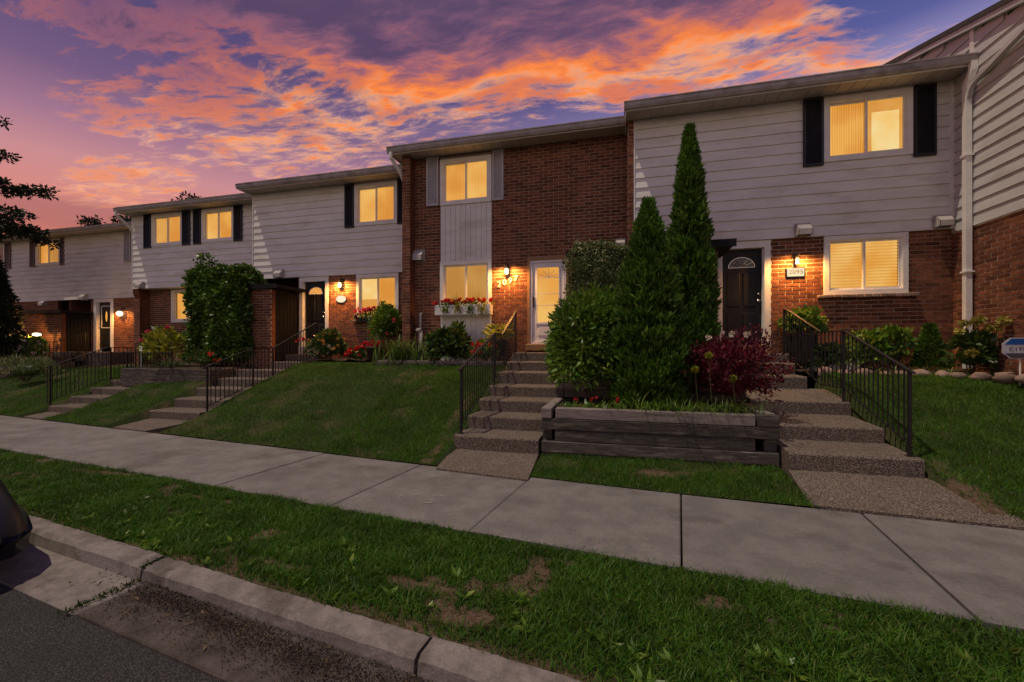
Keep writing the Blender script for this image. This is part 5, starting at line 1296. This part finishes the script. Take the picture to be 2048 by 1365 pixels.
# beds of the white house with the oval plate
GB = 'bed plants under the geranium window'
shrub('flowering_bush', 'mixed green bush with orange and cream flowers by the oval plate door', 'shrub', (-8.02, 10.35, 1.62), (.62, .36, .42), 2200, .10, .05, M['dark_leaf'], 1.25, 35, GB, flowers=[(M['orange_flower'], 24, .055, -.2, 8), (M['yellow_flower'], 26, .05, -.2, 8), (M['white_flower'], 12, .05, -.6, 8)])
shrub('begonia_bed', 'cluster of red begonias between the bush and the potted spike', 'flower', (-6.98, 10.25, 1.42), (.34, .25, .22), 700, .075, .04, M['dark_leaf'], 1.22, 36, GB, flowers=[(M['red_flower'], 34, .065, -.1, 10)])
blade_tuft('spike_plant', 'grassy spike with red flowers in the dark pot near the daylilies', (-6.38, 10.15, 1.62), 60, .50, .014, 37, M['blade_leaf'], (.07, .05), .9, 'plant', GB, flowers=[(M['red_flower'], [(-6.38 + random.uniform(-.3, .28), 10.02, 1.70 + random.uniform(-.06, .08)) for _ in range(16)], .07, 9)])
pt = thing('flower_pot', (-6.38, 10.15, 1.25), 'dark pot holding the grassy spike and red flowers', 'plant pot'); m = MB(); m.lathe([(.17, 0), (.23, .34), (.245, .345), (.245, .39), (.2, .385)], (-6.38, 10.15, 1.25), 18); m.build('pot', M['pot'], pt, True); m = MB(); m.lathe([(.01, .36), (.2, .37)], (-6.38, 10.15, 1.25), 14); m.build('soil', M['soil'], pt)
shrub('rose_bush', 'leafy rose bush climbing over the sill of the flowered window', 'shrub', (-6.42, 10.72, 2.22), (.46, .26, .62), 2000, .095, .055, M['shrub'], 1.3, 38, GB, flowers=[(M['pink_flower'], 5, .07, -.4, 12)])
wb2 = thing('window_box', (-7.1, 10.85, 2.4), 'small planter of pink geraniums on the stone sill', 'window box')
m = MB(); m.bbox(-7.42, -6.75, 10.80, 10.93, 2.36, 2.50, .01); m.build('box', M['pot'], wb2)
r = np.random.default_rng(39); n = 260; P = np.stack([-7.05 + r.normal(0, .22, n), 10.82 + r.normal(0, .06, n), 2.52 + r.normal(0, .07, n)], -1); leaves('foliage', P, r.normal(size=(n, 3)) + np.array([0, -.4, .3]), .075, .05, M['shrub'], wb2, 39)
blossoms(wb2, np.stack([-7.05 + r.normal(0, .17, 18), 10.76 + r.normal(0, .03, 18), 2.68 + r.normal(0, .035, 18)], -1), .075, M['pink_flower'], 14, 39)
blossoms(wb2, np.array([(-7.42, 10.8, 2.52), (-7.36, 10.78, 2.58), (-7.4, 10.78, 2.47)]), .07, M['barberry'], 12, 41)
blade_tuft('spike_plant', 'pale spiky plant with red blooms at the door with the lit fanlight', (-8.78, 10.35, 1.42), 40, .55, .012, 43, M['blade_leaf'], (.06, .05), .8, 'plant', GB, flowers=[(M['red_flower'], [(-8.95, 10.2, 1.78), (-8.72, 10.2, 1.86), (-8.84, 10.2, 1.84)], .07, 9)])
# vine house bed: loose shrub and plant stake
shrub('loose_shrub', 'loose pale green shrub with a few pink blooms left of the vine', 'shrub', (-12.75, 9.35, 1.62), (.62, .4, .55), 620, .17, .085, M['lime'], 1.0, 44, up=.15, inner=.35, has_core=False, flowers=[(M['pink_flower'], 4, .09, .1, 12)])
shrub('loose_shrub', 'second loose pale green shrub, nearer the lit lower window', 'shrub', (-13.75, 9.9, 1.55), (.42, .35, .45), 260, .18, .09, M['shrub'], .9, 45, up=.2, inner=.35, has_core=False)
shrub('red_flower_clump', 'red flowers hanging at the right corner under the vine', 'flower', (-10.75, 8.95, 1.28), (.42, .22, .22), 620, .09, .045, M['dark_leaf'], 1.02, 46, flowers=[(M['red_flower'], 9, .06, -.2, 10)])
blade_tuft('grass_tuft', 'grassy leaves drooping over the planter below the vine', (-11.5, 8.66, 1.1), 50, .55, .018, 47, M['dark_leaf'], (.25, .04), 1.5)
st = thing('garden_stake', (-13.35, 9.2, 1.0), 'thin white garden stake with a small tag beside the loose shrubs', 'stake'); m = MB(); m.tube([(-13.35, 9.2, .95), (-13.35, 9.2, 1.62)], .012, 5); m.build('pole', M['trim'], st); m = MB(); m.box(-13.41, -13.29, 9.185, 9.193, 1.52, 1.66); m.build('tag', M['trim'], st)
# far left
shrub('lavender_clump', 'grey lavender at the left edge of the lawn', 'plant', (-17.6, 8.9, .95), (1.0, .5, .35), 1500, .16, .016, M['variegated'], .6, 48, up=1.2)
shrub('flowering_bush', 'bush with white blooms around the lit garden lamp', 'shrub', (-22.2, 11.2, 1.4), (1.0, .5, .65), 1500, .14, .07, M['shrub'], .8, 49, flowers=[(M['white_flower'], 20, .09, -.4, 8)])
# bed of the right house
GD = 'plants along the bed of the right house'
for k, (x, y, rx, h, mt, lab) in enumerate(((4.35, 9.18, .30, .34, 'shrub', 'leafy green plant under the right end of the blind window'), (4.78, 9.15, .30, .36, 'shrub', 'taller leafy green plant left of the small conifer'), (3.75, 9.12, .26, .20, 'dark_leaf', 'low dark ground plant behind the railing'))):
    shrub('bed_plant', lab, 'plant', (x, y, 1.22 + h), (rx, .26, h + .02), 520, .13, .075, M[mt], 1.2, 90 + k, GD, up=.3)
cn = thing('small_conifer', (5.35, 9.2, 1.2), 'small dark conifer against the brick by the corner', 'shrub'); r = np.random.default_rng(95); n = 2600; u = r.uniform(0, 1, n); a = r.uniform(0, 6.28, n); rr = .26 * (1 - u * .85) * r.uniform(.3, 1, n) ** .5
leaves('crown', np.stack([5.35 + rr * np.cos(a), 9.2 + rr * np.sin(a), 1.24 + u * .78], -1), np.stack([np.cos(a) * .8, np.sin(a) * .8, np.full(n, .6)], -1) + r.normal(size=(n, 3)) * .3, .07, .022, M['cedar'], cn, 95); m = MB(); m.tube([(5.35, 9.2, 1.15), (5.35, 9.2, 1.9)], .02, 6); m.build('trunk', M['bark'], cn)
hy = shrub('hydrangea', 'hydrangea with yellow green blooms at the foot of the downspout', 'shrub', (5.58, 8.62, 1.50), (.32, .26, .34), 520, .11, .065, M['dark_leaf'], 1.15, 96, up=.2)
for k, (x, y, z, s) in enumerate(((5.42, 8.5, 2.00, .10), (5.56, 8.45, 2.04, .11), (5.72, 8.40, 1.92, .12), (5.78, 8.3, 2.03, .10), (5.34, 8.5, 1.88, .08), (5.44, 8.4, 1.52, .10))):
    rr_ = np.random.default_rng(100 + k); d = unit(rr_.normal(size=(60, 3)) * np.array([1.3, 1.3, .6])); leaves('bloom', np.array([x, y, z]) + d * s * .2, d, s * .8, s * .5, M['yellow_flower'], hy, 100 + k); m = MB(); m.tube([(5.58, 8.62, 1.4), ((x + 5.58) / 2 + .03, (y + 8.62) / 2, (z + 1.4) / 2), (x, y, z)], .006, 5); m.build('stem', M['wood_stem'], hy)
blade_tuft('grass_tuft', 'low strappy leaves among the edging stones', (4.95, 8.62, 1.16), 80, .24, .016, 97, M['blade_leaf'], (.5, .08), 1.1)
# pot on the landing
pt = thing('flower_pot', (3.32, 9.22, 1.3), 'tall ribbed dark pot behind the top of the right railing', 'plant pot')
m = MB(); n = 28; prf = [(.17, 0), (.235, .50), (.25, .505), (.25, .55), (.22, .552), (.21, .50)]; m.lathe(prf, (3.34, 9.2, 1.33), n); m.build('pot', M['pot'], pt)
m = MB()
for k in range(16): t_ = k * 6.283 / 16; m.tube([(3.34 + .175 * math.cos(t_), 9.2 + .175 * math.sin(t_), 1.34), (3.34 + .24 * math.cos(t_), 9.2 + .24 * math.sin(t_), 1.83)], .012, 5)
o = m.build('rib', M['pot'], pt); o['kind'] = 'stuff'
shrub('potted_plant', 'bright green coleus filling the ribbed pot', 'plant', (3.36, 9.2, 2.08), (.30, .26, .24), 420, .12, .08, M['shrub'], 1.82, 98, flowers=[(M['lime'], 8, .09, -.3, 8)])
# low grey box behind the railing
m = MB(); m.bbox(3.42, 4.30, 9.22, 9.45, 1.15, 1.47, .02); m.box(3.40, 4.32, 9.20, 9.46, 1.472, 1.52); o = m.build('storage_bench', M['trim']); tag(o, 'low white box against the brick below the blind window', 'box')
# edging stones
q = random.Random(17); GS = 'rounded stones edging the bed of the right house'; x = 3.42; names = ['small tan', 'flat tan', 'round tan', 'long tan', 'rough tan']; k = 0
place = ['behind the middle railing post', 'right of the middle railing post', 'left of the lower railing post', 'below the leafy bed plants', 'below the small conifer', 'the tallest one by the conifer', 'beside the downspout', 'right of the downspout', 'left of the yard sign', 'under the yard sign', 'past the yard sign', 'at the far end of the row']
for k, (x, y, a, b, c) in enumerate(((3.45, 8.52, .13, .10, .13), (3.72, 8.50, .11, .09, .10), (4.02, 8.48, .15, .1, .12), (4.32, 8.48, .10, .09, .07), (4.52, 8.47, .12, .09, .09), (4.78, 8.46, .15, .10, .12), (5.05, 8.40, .10, .09, .10), (5.22, 8.34, .12, .09, .08), (5.42, 8.20, .14, .09, .09), (5.58, 7.98, .16, .11, .11), (5.66, 7.74, .14, .10, .09), (5.70, 7.48, .13, .1, .1))):
    m = MB(); r = np.random.default_rng(k); N_, Mm = 8, 12
    d = []
    for i in range(N_ + 1):
        for j in range(Mm):
            th, ph = math.pi * i / N_, 2 * math.pi * j / Mm; d.append((math.sin(th) * math.cos(ph), math.sin(th) * math.sin(ph), math.cos(th)))
    d = np.array(d); s = lumps(d, r, 5, .10); V = d * s[:, None] * np.array([a, b, c * .85]) + np.array([x, y, 1.13 + c * .25])
    F = [(i * Mm + j, (i + 1) * Mm + j, (i + 1) * Mm + (j + 1) % Mm, i * Mm + (j + 1) % Mm) for i in range(N_) for j in range(Mm)]
    o = npmesh('edging_stone', V, F, M['stone'], smooth=True); tag(o, names[k % 5] + ' edging stone ' + place[k], 'stone', GS)
# yard sign
ys = thing('yard_sign', (5.62, 7.86, 1.1), 'octagonal blue and white security sign on a stake at the right edge', 'sign')
M['sign_white'] = pm('sign_white', (.55, .55, .60), None, rough=.4); M['sign_blue'] = pm('sign_blue', (.02, .10, .36), None, rough=.4); M['sign_dark'] = pm('sign_dark', (.09, .08, .10), None, rough=.5)
sx, sy, sz_, sw, sh = 5.66, 7.84, 1.60, .22, .155
octa = [(-1, -.45), (-.55, -1), (.55, -1), (1, -.45), (1, .45), (.55, 1), (-.55, 1), (-1, .45)]
m = MB(); m.add([(sx + u * sw, sy, sz_ + v * sh) for u, v in octa] + [(sx + u * sw, sy + .008, sz_ + v * sh) for u, v in octa], [tuple(range(8)), tuple(range(8, 16))[::-1]] + [(i, 8 + i, 8 + (i + 1) % 8, (i + 1) % 8) for i in range(8)]); m.build('board', M['sign_white'], ys)
m = MB(); m.add([(sx + u * sw * .93, sy - .003, sz_ + v * sh * .93) for u, v in ((.95, .38), (.56, .98), (-.56, .98), (-.95, .38))], [(3, 0, 1, 2)]); m.build('blue_band', M['sign_blue'], ys)
m = MB(); m.add([(sx + u * sw * .93, sy - .003, sz_ + v * sh * .93) for u, v in ((-.95, -.5), (-.56, -.98), (.56, -.98), (.95, -.5))], [(0, 1, 2, 3)]); m.build('dark_band', M['sign_dark'], ys)
m = MB(); m.tube([(sx, sy + .018, 1.05), (sx, sy + .018, 1.62)], .011, 6); m.build('stake', M['trim'], ys)
for k, (u, g_) in enumerate(((-.52, 'C'), (-.28, 'I'), (-.05, 'T'), (.22, 'H'), (.52, 'D'))): text('print', g_, (sx + u * sw, sy - .004, sz_ - .012), .085, M['sign_dark'], ys, .001)

# ================================================================== trees
def leaf_clumps(parent, name, centres, n, s, L, W, mat_, seed):
    r = np.random.default_rng(seed); C_ = np.repeat(np.array(centres), n, 0); d = unit(r.normal(size=(len(C_), 3)) * np.array([1, 1, .6])); P = C_ + d * s * r.uniform(.1, 1, (len(C_), 1)) * np.array([1, 1, .55])
    return leaves(name, P, d + r.normal(size=d.shape) * .5, L * r.uniform(.6, 1.2, len(P)), W, mat_, parent, seed)
def limb_tree(label, base, h, limbs, seed, n=60, s=.45, L=.20, W=.06, group='trees'):
    r = random.Random(seed); t = thing('broadleaf_tree', base, label, 'tree', group); b = Vector(base)
    m = MB(); m.tube([b, b + Vector((.1, .05, h * .5)), b + Vector((0, 0, h))], [h * .022, h * .016, h * .005], 9); cs = []
    for (f, az, l, rise) in limbs:
        p0 = b + Vector((.05, .03, h * f)); d = Vector((math.cos(az), math.sin(az), 0)); pts = [p0 + d * l * u_ + Vector((0, 0, rise * l * u_ - .12 * l * u_ * u_)) for u_ in (0, .3, .6, 1)]
        m.tube(pts, [h * .010, h * .007, h * .005, h * .002], 6)
        for k in range(int(7 * l)):
            u_ = r.uniform(.35, 1.05); p = p0 + d * l * u_ + Vector((0, 0, rise * l * u_ - .12 * l * u_ * u_)); q_ = p + Vector((r.uniform(-.55, .55), r.uniform(-.55, .55), r.uniform(-.12, .32)))
            m.tube([p, q_], [.012, .006], 4); cs.append(tuple(q_))
    m.build('trunk', M['bark'], t); leaf_clumps(t, 'crown', cs, n, s, L, W, M['pine'], seed); return t
limb_tree('dark tree whose branches reach in at the upper left', (-24.0, 9.3, .6), 9.7, [(.55, .15, 3.5, .02), (.56, .45, 3.4, .02), (.58, .05, 3.7, .06), (.66, -.2, 3.3, .12), (.70, .4, 3.2, .10), (.78, .1, 2.9, .2), (.85, -.3, 2.2, .3), (.9, .5, 1.8, .4), (.5, 2.4, 3.0, .1), (.62, 3.3, 3.0, .1), (.75, 4.2, 2.6, .2), (.6, 5.2, 2.8, .1)], 6, 75, .30, .15, .075)
cn = thing('dark_conifer', (-22.7, 10.4, .6), 'dark conifer at the left edge hiding part of the farthest house', 'tree'); r = np.random.default_rng(8); n = 9000; u = r.uniform(0, 1, n) ** 1.2; a = r.uniform(0, 6.28, n)
rr = 1.05 * (1 - u ** 1.6) * (1 + .15 * np.sin(a * 4 + u * 20)) * r.uniform(.3, 1, n) ** .4
P = np.stack([-22.7 + rr * np.cos(a), 10.4 + rr * np.sin(a), .7 + u * 4.9], -1); leaves('crown', P, np.stack([np.cos(a) * .8, np.sin(a) * .8, np.full(n, .4)], -1) + r.normal(size=(n, 3)) * .35, .20, .06, M['pine'], cn, 8)
m = MB(); m.tube([(-22.7, 10.4, .5), (-22.7, 10.4, 5.2)], [.12, .02], 8); m.build('trunk', M['bark'], cn)
m = MB(); m.lathe([(.7, 0), (.62, 1.5), (.4, 3.2), (.06, 4.6)], (-22.7, 10.4, .7), 12); m.build('inner_crown', M['pine'], cn, True)
for k, (x, y, zt, lab) in enumerate(((-37.0, 22.5, 10.9, 'tree top showing above the farthest roof, nearest the left edge'), (-34.0, 23.0, 11.7, 'tree top showing above the far roof, second from the left'), (-31.0, 23.5, 11.4, 'tree top showing above the far roof, third from the left'), (-28.6, 23.5, 12.2, 'tree top showing above the far roof next to the corner downspout'))):
    r = random.Random(20 + k); t = thing('distant_tree', (x, y, 0), lab, 'tree', 'tree tops behind the far roofs'); m = MB(); m.tube([(x, y, -.3), (x, y, zt - .6)], [.25, .05], 7); cs = []
    for j in range(26):
        zz = zt - r.uniform(.0, 4.0); w = 1.5 if zz < zt - 1.2 else .9; q_ = (x + r.uniform(-w, w), y + r.uniform(-.8, .8), zz); cs.append(q_); m.tube([(x, y, zz - .7), q_], [.05, .02], 4)
    m.build('trunk', M['bark'], t); leaf_clumps(t, 'crown', cs, 60, .5, .24, .11, M['pine'], 30 + k)

# ================================================================== parked car at the left edge of the street
def car(label, ox, oy, ang):
    t = thing('parked_car', (ox, oy, -.140), label, 'car'); c_, s_ = math.cos(ang), math.sin(ang)
    def W_(p): return (ox + p[0] * c_ - p[1] * s_, oy + p[0] * s_ + p[1] * c_, p[2] - .140)
    # stations from tail (-x) to nose (x = 0): x, half width low, half width high, z sill, z belt
    st_ = [(-4.45, .70, .62, .38, .88), (-4.30, .84, .76, .24, .98), (-3.7, .88, .82, .20, 1.0), (-2.6, .89, .83, .18, .97), (-1.5, .89, .83, .18, .94), (-.9, .88, .80, .20, .72), (-.45, .86, .76, .18, .56), (-.2, .80, .70, .17, .45), (-.07, .68, .60, .18, .38), (.0, .48, .44, .20, .33)]
    m = MB(); V = []; ring = 12
    for x, a, b, z0, z1 in st_:
        prof = [(a * .96, z0), (a, z0 + .16), (a, (z0 + z1) / 2), (b * 1.03, z1 - .05), (b * .9, z1), (b * .45, z1 + .02)]
        pts = prof + [(-y, z) for y, z in prof[::-1]]
        V += [W_((x, y, z)) for y, z in pts]
    n = len(st_); F = []
    for i in range(n - 1): F += [(i * ring + j, i * ring + (j + 1) % ring, (i + 1) * ring + (j + 1) % ring, (i + 1) * ring + j) for j in range(ring)]
    F += [tuple(range(ring))[::-1], tuple(range((n - 1) * ring, n * ring))]; m.add(V, F); m.build('body', M['car_paint'], t, True)
    m = MB(); V = []
    for x, a, z in ((-4.1, .70, .98), (-3.3, .60, 1.38), (-2.2, .60, 1.43), (-1.2, .68, .93)): V += [W_((x, a if z > 1.2 else .78, z)), W_((x, -(a if z > 1.2 else .78), z))]
    base_ = [W_((x, y, .90)) for x in (-4.1, -3.3, -2.2, -1.2) for y in (.78, -.78)]; V += base_
    m.add(V, [(0, 1, 3, 2), (2, 3, 5, 4), (4, 5, 7, 6), (0, 2, 10, 8), (2, 4, 12, 10), (4, 6, 14, 12), (1, 9, 11, 3), (3, 11, 13, 5), (5, 13, 15, 7)]); m.build('cabin', M['dark_glass'], t)
    for x in (-1.0, -3.55):
        for sd in (-1, 1):
            y = sd * .755; m = MB(); m.tube([W_((x, y - .10, .30)), W_((x, y + .10, .30))], .30, 20); w = m.build('wheel', M['tyre'], t)
            m = MB(); m.tube([W_((x, y + sd * .101, .30)), W_((x, y + sd * .112, .30))], .20, 16); m.build('rim', M['chrome'], w)
    for sd in (-1, 1):
        m = MB(); m.bbox(-.02, .02, -.10, .10, -.03, .03, .012); o = m.build('headlight', M['dark_glass'], t); o.matrix_parent_inverse = Matrix.Translation(-WORLD[t.name]); o.location = W_((-.09, sd * .50, .34)); o.rotation_euler = (0, 0, ang - sd * .6)
car('dark parked car of which only the front corner shows at the lower left', -4.42, 1.50, -.14)
